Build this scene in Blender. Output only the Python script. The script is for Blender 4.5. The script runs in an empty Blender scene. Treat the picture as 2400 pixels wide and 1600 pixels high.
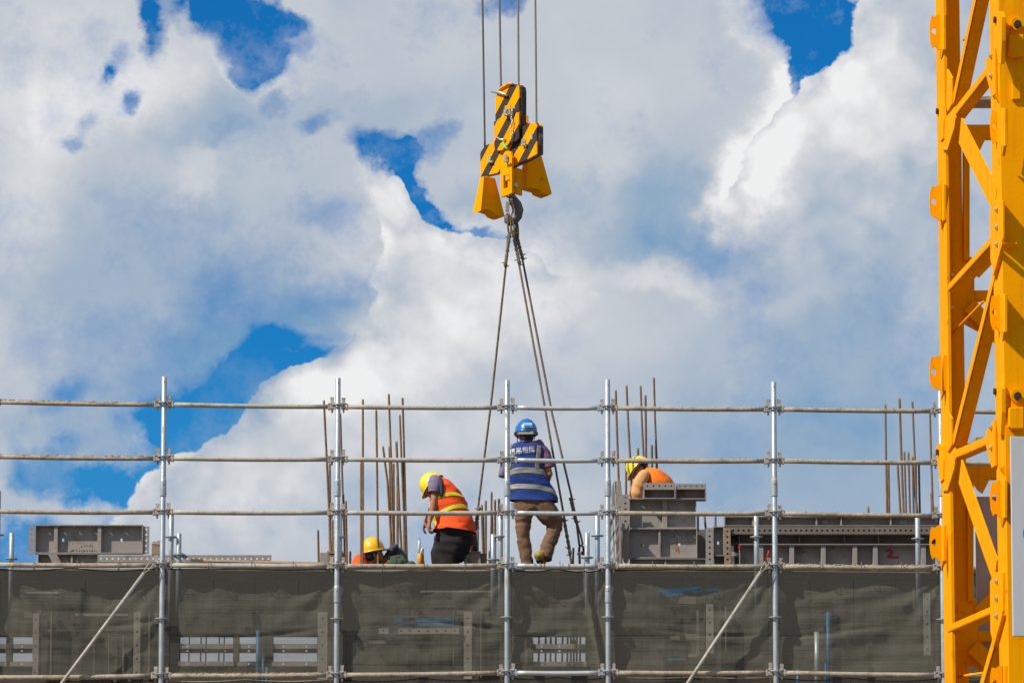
import bpy, bmesh, math, random
from mathutils import Vector, Matrix, Euler, noise as mnoise
import numpy as np
R = math.radians
random.seed(7)
S = bpy.context.scene
col = S.collection

# ---------------------------------------------------------------- camera
F = 9000.0; PITCH = math.atan(0.12); PV = 1550.0; CAMZ = 1.6
cam = bpy.data.cameras.new('camera'); co = bpy.data.objects.new('camera', cam); col.objects.link(co)
co.location = (0, 0, CAMZ); co.rotation_euler = (math.pi/2 + PITCH, 0, 0)
cam.sensor_width = 36; cam.lens = F*36/2400; cam.shift_y = (PV-800)/2400
cam.clip_start = 0.5; cam.clip_end = 20000
S.camera = co

def at(u, v, Y):
    """world point at distance Y along the ground seen at pixel (u, v) of the 2400x1600 photograph"""
    a = (u-1200)/F; b = (PV-v)/F
    c, s = math.cos(PITCH), math.sin(PITCH)
    d = Vector((a, c - b*s, s + b*c))
    return Vector((0, 0, CAMZ)) + d*(Y/d.y)

# ---------------------------------------------------------------- node helpers
class NT:
    def __init__(s, tree): s.t = tree; s.n = tree.nodes; s.l = tree.links
    def add(s, typ, ins=None, **props):
        nd = s.n.new(typ)
        for k, v in props.items(): setattr(nd, k, v)
        if ins:
            for k, v in ins.items():
                sock = nd.inputs[k]
                if hasattr(v, 'is_linked') and hasattr(v, 'node'): s.l.new(v, sock)
                elif isinstance(v, bpy.types.Node): s.l.new(v.outputs[0], sock)
                else: sock.default_value = v
        return nd
    def math(s, op, a, b=0.0, c=None, clamp=False):
        ins = {0: a, 1: b}
        if c is not None: ins[2] = c
        return s.add('ShaderNodeMath', ins, operation=op, use_clamp=clamp).outputs[0]
    def mix(s, f, a, b, mode='MIX'):
        nd = s.n.new('ShaderNodeMix'); nd.data_type = 'RGBA'; nd.blend_type = mode
        for sock, v in ((nd.inputs[0], f), (nd.inputs[6], a), (nd.inputs[7], b)):
            if hasattr(v, 'node') and hasattr(v, 'is_linked'): s.l.new(v, sock)
            else: sock.default_value = v
        return nd.outputs[2]
    def ramp(s, f, stops, interp='LINEAR'):
        nd = s.add('ShaderNodeValToRGB', {0: f}); cr = nd.color_ramp; cr.interpolation = interp
        while len(cr.elements) < len(stops): cr.elements.new(0.5)
        for e, (p, c) in zip(cr.elements, stops):
            e.position = p; e.color = c if len(c) == 4 else (*c, 1)
        return nd.outputs[0]
    def maprange(s, v, a, b, c=0.0, d=1.0, smooth=False):
        nd = s.add('ShaderNodeMapRange', {0: v, 1: a, 2: b, 3: c, 4: d})
        if smooth: nd.interpolation_type = 'SMOOTHSTEP'
        return nd.outputs[0]

# ---------------------------------------------------------------- sun and sky
SUN = Vector((1.65, 1.0, -1.9)).normalized()            # the way the light travels
sun = bpy.data.lights.new('sun', 'SUN'); so = bpy.data.objects.new('sun', sun); col.objects.link(so)
sun.energy = 4.9; sun.angle = R(0.5); sun.color = (1, .94, .84)
so.rotation_euler = SUN.to_track_quat('-Z', 'Y').to_euler(); so.location = (-30, -20, 40)
SUN_EL = math.asin(-SUN.z); SUN_AZ = math.atan2(-SUN.x, -SUN.y)   # from +Y clockwise

W = bpy.data.worlds.new('World'); S.world = W; W.use_nodes = True
w = NT(W.node_tree); w.n.clear()
sky = w.add('ShaderNodeTexSky', sky_type='NISHITA'); sky.sun_disc = False
sky.sun_elevation = SUN_EL; sky.sun_rotation = SUN_AZ; sky.air_density = 1.0; sky.dust_density = 0.3; sky.ozone_density = 3.0
tc = w.add('ShaderNodeTexCoord')
dirn = tc.outputs['Generated']
rot = w.add('ShaderNodeVectorRotate', {'Vector': dirn, 'Axis': (1, 0, 0), 'Angle': -PITCH}, rotation_type='AXIS_ANGLE').outputs[0]
nine = w.add('ShaderNodeVectorMath', {0: rot, 3: 9.0}, operation='SCALE').outputs[0]
def wnoise(vec, scale, detail, rough, off=(0, 0, 0), color=False, lac=2.0):
    v = w.add('ShaderNodeVectorMath', {0: vec, 1: off}, operation='ADD').outputs[0]
    nd = w.add('ShaderNodeTexNoise', {'Vector': v, 'Scale': scale, 'Detail': detail, 'Roughness': rough, 'Lacunarity': lac})
    return nd.outputs['Color' if color else 'Fac']
sep = w.add('ShaderNodeSeparateXYZ', {0: rot})
fw = w.math('MAXIMUM', sep.outputs[1], 0.25)
sx = w.math('MULTIPLY', w.math('DIVIDE', sep.outputs[0], fw), 9.0)
sy = w.math('SUBTRACT', w.math('MULTIPLY', w.math('DIVIDE', sep.outputs[2], fw), 9.0), 0.75)
P0 = w.add('ShaderNodeCombineXYZ', {0: sx, 1: sy}).outputs[0]
wc = w.add('ShaderNodeVectorMath', {0: wnoise(nine, 2.6, 6, .6, (3, 1, 7), True), 1: (.5, .5, .5)}, operation='SUBTRACT').outputs[0]
def warp(vec, amp):
    c = w.add('ShaderNodeVectorMath', {0: wc, 1: (amp, amp, 0)}, operation='MULTIPLY').outputs[0]
    return w.add('ShaderNodeVectorMath', {0: vec, 1: c}, operation='ADD').outputs[0]
P1 = warp(P0, .36)
def blobs(lst, vec):
    tot = None
    for (u, v, ru, rv, ang, st) in lst:
        cx, cy = (u-1200)/1000, (800-v)/1000
        vv = vec if tot is None else w.add('ShaderNodeVectorMath', {0: tot, 1: (1e-7, 1e-7, 0), 2: vec}, operation='MULTIPLY_ADD').outputs[0]   # keeps the nodes in sequence
        m = w.add('ShaderNodeMapping', {'Vector': vv, 'Location': (cx, cy, 0), 'Rotation': (0, 0, R(ang)), 'Scale': (ru/1000, rv/1000, 1)}, vector_type='TEXTURE')
        ln = w.add('ShaderNodeVectorMath', {0: m.outputs[0]}, operation='LENGTH').outputs['Value']
        g = w.maprange(ln, 1.6, .25, 0, 1, True)
        tot = w.math('MULTIPLY', g, st) if tot is None else w.math('MULTIPLY_ADD', g, st, tot)
    return tot
# openings of blue between the clouds: centre, radii, tilt, strength
BLUE = [(505, 35, 135, 80, -30, 1.3), (600, 115, 85, 52, -35, .95), (445, 10, 45, 50, 0, .6), (335, 55, 34, 68, 8, .95), (648, 15, 60, 30, 0, .7), (560, 190, 60, 26, 0, .45),
        (298, 222, 30, 30, 0, .6), (184, 310, 34, 22, 0, .45), (218, 150, 30, 26, 0, .45), (195, 260, 26, 26, 0, .35),
        (900, 345, 92, 40, -10, .85), (985, 400, 42, 70, 15, 1.15), (1020, 490, 34, 84, 26, 1.2), (1056, 556, 40, 26, 30, .95), (1140, 572, 62, 18, 0, .65), (1030, 340, 50, 30, 0, .45), (750, 298, 40, 26, 0, .45), (650, 240, 34, 24, 0, .4), (775, 495, 80, 46, 0, .42),
        (560, 905, 130, 56, 8, 1.0), (460, 985, 150, 60, 6, .95), (610, 850, 90, 46, 25, .8), (400, 1035, 90, 50, 0, .8), (690, 785, 80, 28, 0, .7), (560, 700, 80, 60, 0, .12), (740, 835, 60, 24, 15, .7), (660, 870, 60, 30, 0, .5),
        (200, 1085, 190, 38, -3, .85), (130, 925, 72, 50, 0, .55), (60, 1030, 70, 50, 0, .55), (50, 1255, 130, 70, 0, 1.0), (120, 1190, 160, 34, 0, .5), (270, 1135, 90, 22, 0, .6), (300, 985, 60, 40, 0, .4), (140, 1020, 50, 30, 0, .5),
        (1875, 35, 110, 100, 0, 1.5), (1975, 70, 80, 62, 0, 1.3), (1865, 150, 48, 60, -15, 1.2), (1835, 195, 22, 30, 0, .7), (1150, 40, 34, 34, 0, .7), (1255, 5, 30, 18, 0, .5),
        (600, 720, 240, 150, 20, .24), (820, 640, 130, 70, 0, .26), (860, 800, 90, 60, 0, .25), (300, 800, 240, 120, 0, .22), (1650, 560, 130, 80, -30, .25), (2080, 950, 220, 160, 0, .12), (520, 300, 100, 50, 0, .16), (700, 60, 60, 60, 0, .5), (560, 165, 70, 44, -20, .55), (240, 130, 40, 30, 0, .35)]
# sunlit cloud tops (+) and shaded undersides (-)
LIT = [(1120, 700, 250, 140, 20, .62), (830, 900, 190, 90, 25, .62), (700, 940, 90, 60, 20, .4), (1160, 620, 110, 50, 0, .35), (1330, 780, 260, 90, -10, .2), (940, 440, 56, 56, 0, .5), (960, 540, 110, 90, 0, .5), (950, 1010, 330, 120, 0, .32), (520, 1130, 230, 90, 5, .45), (900, 1200, 500, 110, 0, .16),
       (1900, 330, 190, 200, 0, .40), (1880, 240, 130, 80, 25, .5), (2010, 110, 120, 120, 0, .45), (1780, 330, 70, 110, -10, .6), (1750, 440, 70, 80, 0, .55), (2080, 300, 120, 80, 0, .4), (1960, 20, 60, 60, 0, .4), (1755, 60, 40, 100, 0, .45),
       (120, 120, 220, 200, 0, .34), (60, 380, 140, 200, 0, .32), (430, 430, 80, 66, 0, .42), (330, 170, 140, 110, 0, .3), (30, 700, 100, 240, 0, .16), (670, 50, 80, 120, -30, .32), (640, 160, 90, 60, 0, .25), (1700, 640, 170, 60, 0, .2), (1560, 660, 150, 50, 0, .3), (1270, 70, 360, 110, 0, .14), (1370, 300, 240, 150, 0, .2), (2200, 790, 60, 130, 0, .25), (1850, 620, 120, 80, 0, .12),
       (1640, 540, 170, 110, -30, -.5), (1440, 600, 180, 60, 0, -.36), (330, 660, 280, 200, 0, -.26), (600, 720, 230, 130, 20, -.42), (840, 680, 160, 90, 0, -.3), (520, 290, 170, 70, 0, -.28), (870, 270, 150, 70, 0, -.16), (1960, 620, 280, 160, 0, -.16), (2020, 870, 320, 190, 0, -.42), (1950, 1110, 440, 130, 0, -.36), (380, 850, 260, 120, 0, -.32), (1960, 420, 70, 60, 0, -.26), (1240, 480, 180, 60, 0, -.22), (1450, 1110, 300, 110, 0, -.12), (160, 980, 240, 90, 0, -.3), (1560, 420, 110, 120, 0, -.15)]
n1 = wnoise(nine, 2.4, 9, .66, (11, 4, 2))
blue = blobs(BLUE, P1)
near = w.maprange(sep.outputs[1], .90, .985, 0, 1, True)     # elsewhere the clouds are free-running, kept sparse and dim to cut ambient light
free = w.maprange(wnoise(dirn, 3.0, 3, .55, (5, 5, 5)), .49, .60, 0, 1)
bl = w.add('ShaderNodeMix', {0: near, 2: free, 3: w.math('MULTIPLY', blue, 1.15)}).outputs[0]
nz = w.math('MULTIPLY', w.math('SUBTRACT', n1, .5), 2.2)
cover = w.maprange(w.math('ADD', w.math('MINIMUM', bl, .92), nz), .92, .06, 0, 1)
edge = w.maprange(bl, .02, .45, .16, 1, True)        # fine billows show only near the broken edges
P2 = warp(P0, .50)
lit = blobs(LIT, P2)
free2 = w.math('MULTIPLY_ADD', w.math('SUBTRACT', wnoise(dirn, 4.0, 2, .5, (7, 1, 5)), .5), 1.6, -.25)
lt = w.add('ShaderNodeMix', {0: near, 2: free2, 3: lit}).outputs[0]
up = w.add('ShaderNodeVectorMath', {0: nine, 1: (-.05, 0, .08)}, operation='ADD').outputs[0]
r1 = w.math('SUBTRACT', wnoise(nine, 3.0, 6, .55, (2, 6, 4)), wnoise(up, 3.0, 6, .55, (2, 6, 4)))
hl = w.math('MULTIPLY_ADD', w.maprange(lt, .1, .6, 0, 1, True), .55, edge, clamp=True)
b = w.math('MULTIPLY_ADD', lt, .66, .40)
b = w.math('MULTIPLY_ADD', r1, w.math('MULTIPLY', hl, 1.6), b)
b = w.math('MULTIPLY_ADD', w.math('SUBTRACT', n1, .5), w.math('MULTIPLY_ADD', hl, .5, .12), b)
b = w.math('MULTIPLY_ADD', edge, .10, b)
# nearer cumulus heads with crisp, puffed outlines standing before the soft layer
P3 = warp(P0, .20)
HEADS = [(1080, 790, 230, 200, 20, 1.0), (860, 960, 230, 150, 25, 1.0), (680, 965, 120, 96, 20, .9), (530, 1130, 210, 120, 15, .95), (1150, 680, 130, 110, 0, .7), (960, 580, 110, 120, -20, .85), (930, 460, 50, 70, 0, .8), (1350, 980, 420, 300, 0, .9), (900, 1250, 600, 220, 0, 1.0), (420, 1280, 180, 150, 0, .9),
         (1930, 310, 170, 130, 20, 1.0), (1850, 480, 130, 200, -8, 1.0), (2080, 220, 160, 200, 0, 1.0), (2110, 30, 90, 110, 0, .9), (2000, 600, 260, 240, 0, .9), (1590, 740, 140, 60, 0, .40), (1740, 90, 36, 90, 0, .35)]
# sides on which those heads melt into the layer behind
FADE = [(1600, 960, 360, 420, 0, 1.3), (1050, 1420, 800, 230, 0, 1.2), (2240, 640, 150, 260, 0, 1.2), (1990, 820, 300, 150, 0, 1.3), (800, 620, 70, 90, 0, .8), (2290, 60, 90, 200, 0, 1.0), (1720, 720, 200, 110, 0, .5)]
vor = w.add('ShaderNodeTexVoronoi', {'Vector': w.add('ShaderNodeVectorMath', {0: nine, 1: w.add('ShaderNodeVectorMath', {0: wc, 3: .12}, operation='SCALE').outputs[0]}, operation='ADD').outputs[0], 'Scale': 8.5, 'Detail': 1.0, 'Roughness': .6, 'Lacunarity': 2.1}, feature='F1').outputs['Distance']
puff = w.math('SUBTRACT', .55, vor)
hf = w.math('MULTIPLY', w.math('MINIMUM', blobs(HEADS, P3), 1.4), near)
hf = w.math('ADD', hf, w.math('MULTIPLY_ADD', puff, .30, w.math('MULTIPLY', w.math('SUBTRACT', n1, .5), .40)))
fg = w.math('MULTIPLY', w.maprange(hf, .50, .60, 0, 1, True), w.math('SUBTRACT', 1.0, blobs(FADE, P1), clamp=True))
deep = w.maprange(hf, .52, 1.25, 0, 1, True)
fb = w.math('MULTIPLY_ADD', puff, .60, w.math('MULTIPLY_ADD', r1, 2.4, .74))
fb = w.math('MULTIPLY_ADD', w.math('SUBTRACT', n1, .5), .5, fb)
fbm = w.add('ShaderNodeMix', {0: deep, 2: fb, 3: w.math('MULTIPLY_ADD', puff, .22, b)}).outputs[0]
b = w.add('ShaderNodeMix', {0: fg, 2: b, 3: fbm}).outputs[0]
cover = w.math('MAXIMUM', cover, fg)
ccol = w.ramp(b, [(0.0, (.24, .385, .545)), (.25, (.36, .455, .575)), (.5, (.54, .58, .635)), (.75, (.70, .715, .74)), (1.0, (.86, .865, .87))])
ccol = w.mix(1.0, ccol, (10, 10, 10, 1), 'MULTIPLY')
tint = w.mix(w.maprange(w.add('ShaderNodeSeparateXYZ', {0: dirn}).outputs[2], .10, .21), (.20, .74, 1.0, 1), (.05, .58, 1.02, 1))
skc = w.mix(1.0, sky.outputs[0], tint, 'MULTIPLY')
skc = w.add('ShaderNodeVectorMath', {0: skc, 1: (.6, 2.5, 5.8)}, operation='MINIMUM').outputs[0]     # caps the sky glow round the sun to cut ambient light
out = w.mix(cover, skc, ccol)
W.cycles.sampling_method = 'MANUAL'; W.cycles.sample_map_resolution = 512
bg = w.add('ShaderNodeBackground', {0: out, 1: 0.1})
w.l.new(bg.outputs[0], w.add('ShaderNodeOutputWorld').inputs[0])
S.view_settings.view_transform = 'Standard'; S.view_settings.look = 'None'
S.view_settings.exposure = 0.0; S.view_settings.gamma = 1.0; S.view_settings.use_curve_mapping = False
S.cycles.max_bounces = 6; S.cycles.transparent_max_bounces = 12; S.cycles.diffuse_bounces = 3; S.cycles.glossy_bounces = 3

# ---------------------------------------------------------------- materials
def mat(name, base, rough=.6, metal=0.0, var=.12, vscale=6.0, bump=.1, bscale=60.0, stain=None, samt=.5, sscale=3.0, spec=.5, coat=0.0, stretch=None):
    m = bpy.data.materials.new(name); m.use_nodes = True
    t = NT(m.node_tree); t.n.clear()
    o = t.add('ShaderNodeOutputMaterial'); p = t.add('ShaderNodeBsdfPrincipled')
    tcn = t.add('ShaderNodeTexCoord').outputs['Object']
    if stretch: tcn = t.add('ShaderNodeMapping', {'Vector': tcn, 'Scale': stretch}).outputs[0]
    nz = t.add('ShaderNodeTexNoise', {'Vector': tcn, 'Scale': vscale, 'Detail': 6.0, 'Roughness': .6})
    c = Vector(base)
    cc = t.ramp(nz.outputs[0], [(.25, tuple(c*(1-var))), (.75, tuple(c*(1+var)))])
    if stain is not None:
        ns = t.add('ShaderNodeTexNoise', {'Vector': tcn, 'Scale': sscale, 'Detail': 9.0, 'Roughness': .68})
        f = t.maprange(ns.outputs[0], .66-samt*.4, .74-samt*.25, 0, 1)
        cc = t.mix(f, cc, (*stain, 1))
        t.l.new(t.maprange(f, 0, 1, rough, .9), p.inputs['Roughness'])
        if metal: t.l.new(t.maprange(f, 0, 1, metal, 0), p.inputs['Metallic'])
    else:
        t.l.new(t.maprange(nz.outputs[0], .3, .7, rough*.88, min(1, rough*1.12)), p.inputs['Roughness'])
        p.inputs['Metallic'].default_value = metal
    t.l.new(cc, p.inputs['Base Color'])
    p.inputs['Specular IOR Level'].default_value = spec
    if coat: p.inputs['Coat Weight'].default_value = coat; p.inputs['Coat Roughness'].default_value = .15
    if bump:
        nb = t.add('ShaderNodeTexNoise', {'Vector': tcn, 'Scale': bscale, 'Detail': 5.0, 'Roughness': .6})
        b = t.add('ShaderNodeBump', {'Height': nb.outputs[0], 'Strength': bump, 'Distance': .02})
        t.l.new(b.outputs[0], p.inputs['Normal'])
    t.l.new(p.outputs[0], o.inputs[0])
    return m
M = {}
M['galv'] = mat('galvanised_steel', (.43, .465, .475), .42, .42, .18, 9, .15, 70, stain=(.36, .335, .29), samt=.26, sscale=5)
M['ledger'] = mat('cement_stained_steel', (.40, .33, .245), .72, .1, .22, 14, .5, 45, stain=(.25, .20, .145), samt=.42, sscale=9)
M['ledger_clean'] = mat('clean_ledger_steel', (.48, .49, .48), .5, .35, .14, 9, .15, 60, stain=(.38, .33, .26), samt=.2, sscale=6)
M['ledger_pale'] = mat('dusty_ledger_steel', (.42, .385, .32), .68, .15, .16, 12, .3, 50, stain=(.30, .25, .19), samt=.3, sscale=7)
M['crust'] = mat('dried_cement', (.36, .27, .18), .95, 0, .25, 20, .8, 60)
M['clamp'] = mat('cast_clamp_steel', (.42, .37, .31), .6, .35, .25, 25, .4, 60, stain=(.17, .12, .08), samt=.4, sscale=20)
M['yellow'] = mat('yellow_paint', (.95, .365, .0004), .62, 0, .05, 3, .08, 30, stain=(.66, .23, .002), samt=.16, sscale=5, spec=.025)
def weather(m, speck=(.22, .085, .02), amt=.5, streak=.16):
    t = NT(m.node_tree); p = [n for n in t.n if n.type == 'BSDF_PRINCIPLED'][0]; old = p.inputs['Base Color'].links[0].from_socket
    tcn = t.add('ShaderNodeTexCoord').outputs['Object']
    st = t.add('ShaderNodeTexNoise', {'Vector': t.add('ShaderNodeMapping', {'Vector': tcn, 'Scale': (16, 16, .9)}).outputs[0], 'Scale': 1.0, 'Detail': 5.0, 'Roughness': .6}).outputs[0]
    c = t.mix(t.maprange(st, .50, .72, 0, streak*2.2), old, (.42, .155, .012, 1))
    sp = t.add('ShaderNodeTexNoise', {'Vector': tcn, 'Scale': 26.0, 'Detail': 6.0, 'Roughness': .7}).outputs[0]
    c = t.mix(t.math('MULTIPLY', t.maprange(sp, .66, .72, 0, 1), amt), c, (*speck, 1))
    t.l.new(c, p.inputs['Base Color'])
weather(M['yellow'])
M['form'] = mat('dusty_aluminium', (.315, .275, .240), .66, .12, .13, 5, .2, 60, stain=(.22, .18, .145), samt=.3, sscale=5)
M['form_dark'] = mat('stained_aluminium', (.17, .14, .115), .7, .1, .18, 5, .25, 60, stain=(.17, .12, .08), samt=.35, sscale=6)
M['form_rust'] = mat('rusty_formwork_steel', (.30, .22, .15), .8, .05, .25, 7, .3, 60, stain=(.19, .09, .04), samt=.4, sscale=6)
M['rebar'] = mat('rusty_rebar', (.20, .115, .06), .85, .1, .3, 12, .4, 90, stain=(.29, .155, .06), samt=.4, sscale=4)
M['rope'] = mat('greasy_wire_rope', (.20, .175, .14), .65, .3, .2, 60, .5, 200)
M['sling'] = mat('worn_wire_sling', (.24, .17, .105), .75, .15, .3, 30, .8, 120, stain=(.08, .06, .045), samt=.35, sscale=25)
M['hook'] = mat('forged_hook_steel', (.10, .095, .09), .42, .6, .3, 10, .4, 40, stain=(.28, .16, .07), samt=.45, sscale=9)
M['rust'] = mat('rust', (.34, .15, .055), .85, 0, .3, 30, .4, 80)
M['bolt'] = mat('zinc_bolt', (.58, .55, .40), .4, .6, .2, 40, .1)
M['darkpin'] = mat('oiled_pin', (.07, .045, .035), .4, .5, .2, 40, .1)
M['concrete'] = mat('raw_concrete', (.20, .185, .16), .9, 0, .15, 3, .3, 40)
M['bluepaint'] = mat('blue_prop_paint', (.025, .14, .27), .5, 0, .15, 5, .1)
M['wood'] = mat('raw_timber', (.66, .40, .24), .8, 0, .15, 8, .3, 40, stretch=(1, 8, 8))
M['oldwood'] = mat('weathered_timber', (.30, .22, .15), .85, 0, .3, 8, .4, 40, stretch=(3, 3, 14), stain=(.10, .07, .05), samt=.3)
M['skin'] = mat('skin', (.37, .155, .075), .55, 0, .1, 12, .08, 90)
M['hair'] = mat('black_hair', (.012, .010, .010), .6, 0, .2, 40, .6, 200)
M['helmet_yellow'] = mat('yellow_helmet_shell', (.90, .66, .004), .32, 0, .03, 5, .02, 20, coat=.4)
M['helmet_orange'] = mat('golden_helmet_shell', (.90, .50, .004), .32, 0, .03, 5, .02, 20, coat=.4)
M['helmet_blue'] = mat('blue_helmet_shell', (.006, .13, .44), .28, 0, .03, 5, .02, 20, coat=.5)
M['liner'] = mat('helmet_liner', (.03, .028, .026), .8)
M['webbing'] = mat('grey_webbing', (.34, .34, .31), .8)
M['orange'] = mat('fluorescent_orange_cloth', (1.0, .095, .005), .85, 0, .08, 6, .35, 25)
M['orange_shirt'] = mat('orange_cotton', (1.0, .20, .006), .9, 0, .08, 6, .3, 25)
M['tanshirt'] = mat('tan_cotton', (.68, .33, .12), .9, 0, .1, 8, .4, 30)
M['purple'] = mat('mauve_cotton', (.20, .155, .235), .9, 0, .1, 8, .35, 30)
M['purpleblue'] = mat('plum_cotton', (.16, .07, .15), .9, 0, .2, 40, .35, 30)
M['yband'] = mat('lime_yellow_tape', (.83, .80, .02), .5, 0, .06, 10, .15, 40)
M['sband'] = mat('silver_tape', (.27, .24, .19), .5, .1, .1, 14, .2, 40)
M['bluevest'] = mat('royal_blue_cloth', (.006, .034, .185), .85, 0, .12, 6, .4, 22)
M['brown'] = mat('brown_work_cloth', (.175, .092, .048), .92, 0, .12, 7, .5, 22)
M['black'] = mat('black_cloth', (.013, .008, .009), .9, 0, .3, 7, .5, 22)
M['boot'] = mat('ochre_boot_leather', (.34, .22, .035), .6, 0, .2, 14, .3, 50)
M['darkcloth'] = mat('charcoal_cloth', (.05, .055, .075), .9, 0, .2, 8, .4, 25)
M['green'] = mat('green_canvas', (.045, .075, .04), .92, 0, .25, 8, .6, 40)
M['white'] = mat('white_plastic', (.72, .72, .70), .5, 0, .05, 10, .05)
M['ambercan'] = mat('amber_can', (.85, .36, .02), .45, 0, .1, 20, .1)
M['red'] = mat('red_marker_paint', (.50, .014, .014), .7, 0, .2, 30, .05)
M['ink'] = mat('black_marker', (.05, .045, .042), .7, 0, .2, 30, 0)
M['lime'] = mat('green_tag', (.10, .62, .06), .5)
M['sign'] = mat('grey_sign_face', (.50, .51, .52), .55, 0, .05, 2, .05, 8, stretch=(4, 4, .6))
M['signback'] = mat('beige_sign_back', (.42, .36, .33), .65, 0, .08, 2, .08)
M['logo'] = mat('blue_logo_vinyl', (.01, .13, .42), .4)
M['grating'] = mat('galvanised_grating', (.34, .33, .26), .6, .3, .2, 20, .3)
M['ground'] = mat('site_soil', (.16, .125, .09), .95, 0, .3, .6, .5, 6)
M['paleblue'] = mat('pale_blue_sticker', (.30, .62, .80), .4)
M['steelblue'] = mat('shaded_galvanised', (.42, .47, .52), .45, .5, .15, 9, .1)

def stripe_mat(K, c0, name='hazard_striped_paint'):
    m = M['yellow'].copy(); m.name = name; t = NT(m.node_tree)
    p = [n for n in t.n if n.type == 'BSDF_PRINCIPLED'][0]; old = p.inputs['Base Color'].links[0].from_socket
    tcn = t.add('ShaderNodeTexCoord').outputs['Object']
    d = t.add('ShaderNodeVectorMath', {0: tcn, 1: K}, operation='DOT_PRODUCT').outputs['Value']
    wob = t.add('ShaderNodeTexNoise', {'Vector': tcn, 'Scale': 30.0, 'Detail': 3.0}).outputs[0]
    d = t.math('MULTIPLY_ADD', wob, .015, d)
    f = t.math('FRACT', t.math('ADD', d, c0))
    chip = t.add('ShaderNodeTexNoise', {'Vector': tcn, 'Scale': 38.0, 'Detail': 6.0, 'Roughness': .7}).outputs[0]
    k = t.math('MULTIPLY', t.math('LESS_THAN', f, .47), t.maprange(chip, .70, .64, .25, 1))
    t.l.new(t.mix(k, old, (.062, .047, .040, 1)), p.inputs['Base Color'])
    return m
def net_mat(name, c, trans, seed):
    m = bpy.data.materials.new(name); m.use_nodes = True; t = NT(m.node_tree); t.n.clear()
    tcn = t.add('ShaderNodeTexCoord').outputs['Object']
    def sn(sc, s, det=4.0):
        mp = t.add('ShaderNodeMapping', {'Vector': tcn, 'Scale': sc, 'Location': (s, s*2.3, s*1.7)}).outputs[0]
        return t.add('ShaderNodeTexNoise', {'Vector': mp, 'Scale': 1.0, 'Detail': det, 'Roughness': .65}).outputs[0]
    ver = sn((46, 1, .8), seed); hor = sn((.7, 1, 34), seed+3); big = sn((1.2, 1, 1.6), seed+5)
    thr = t.math('ADD', t.math('MULTIPLY', t.math('SUBTRACT', ver, .5), .55), t.math('MULTIPLY', t.math('SUBTRACT', hor, .5), .5))
    thr = t.math('MULTIPLY_ADD', t.math('SUBTRACT', big, .5), .3, thr)
    op = t.math('SUBTRACT', trans, t.math('MULTIPLY', thr, .35), clamp=True)
    cc = t.ramp(t.math('ADD', thr, .5), [(.2, tuple(Vector(c)*.78)), (.8, tuple(Vector(c)*1.25))])
    nb = t.math('ADD', t.math('MULTIPLY', hor, .5), t.math('MULTIPLY', sn((2.2, 2.2, 5.0), seed+8, 6.0), 1.0))
    b = t.add('ShaderNodeBump', {'Height': nb, 'Strength': .5, 'Distance': .05})
    df = t.add('ShaderNodeBsdfDiffuse', {0: cc, 1: .5}); t.l.new(b.outputs[0], df.inputs['Normal'])
    tl = t.add('ShaderNodeBsdfTranslucent', {0: cc}); t.l.new(b.outputs[0], tl.inputs['Normal'])
    d2 = t.add('ShaderNodeMixShader', {0: .22, 1: df, 2: tl})
    tr = t.add('ShaderNodeBsdfTransparent', {0: (.96, .95, .9, 1)})
    ms = t.add('ShaderNodeMixShader', {0: op, 1: d2, 2: tr})
    t.l.new(ms.outputs[0], t.add('ShaderNodeOutputMaterial').inputs[0])
    return m
M['net'] = net_mat('olive_debris_net', (.192, .180, .142), .45, 1.0)
M['shutter'] = mat('oiled_shutter_board', (.062, .054, .042), .8, 0, .25, 2, .2, 30)
M['netdark'] = net_mat('black_debris_net', (.045, .045, .042), .22, 7.0)

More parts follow.
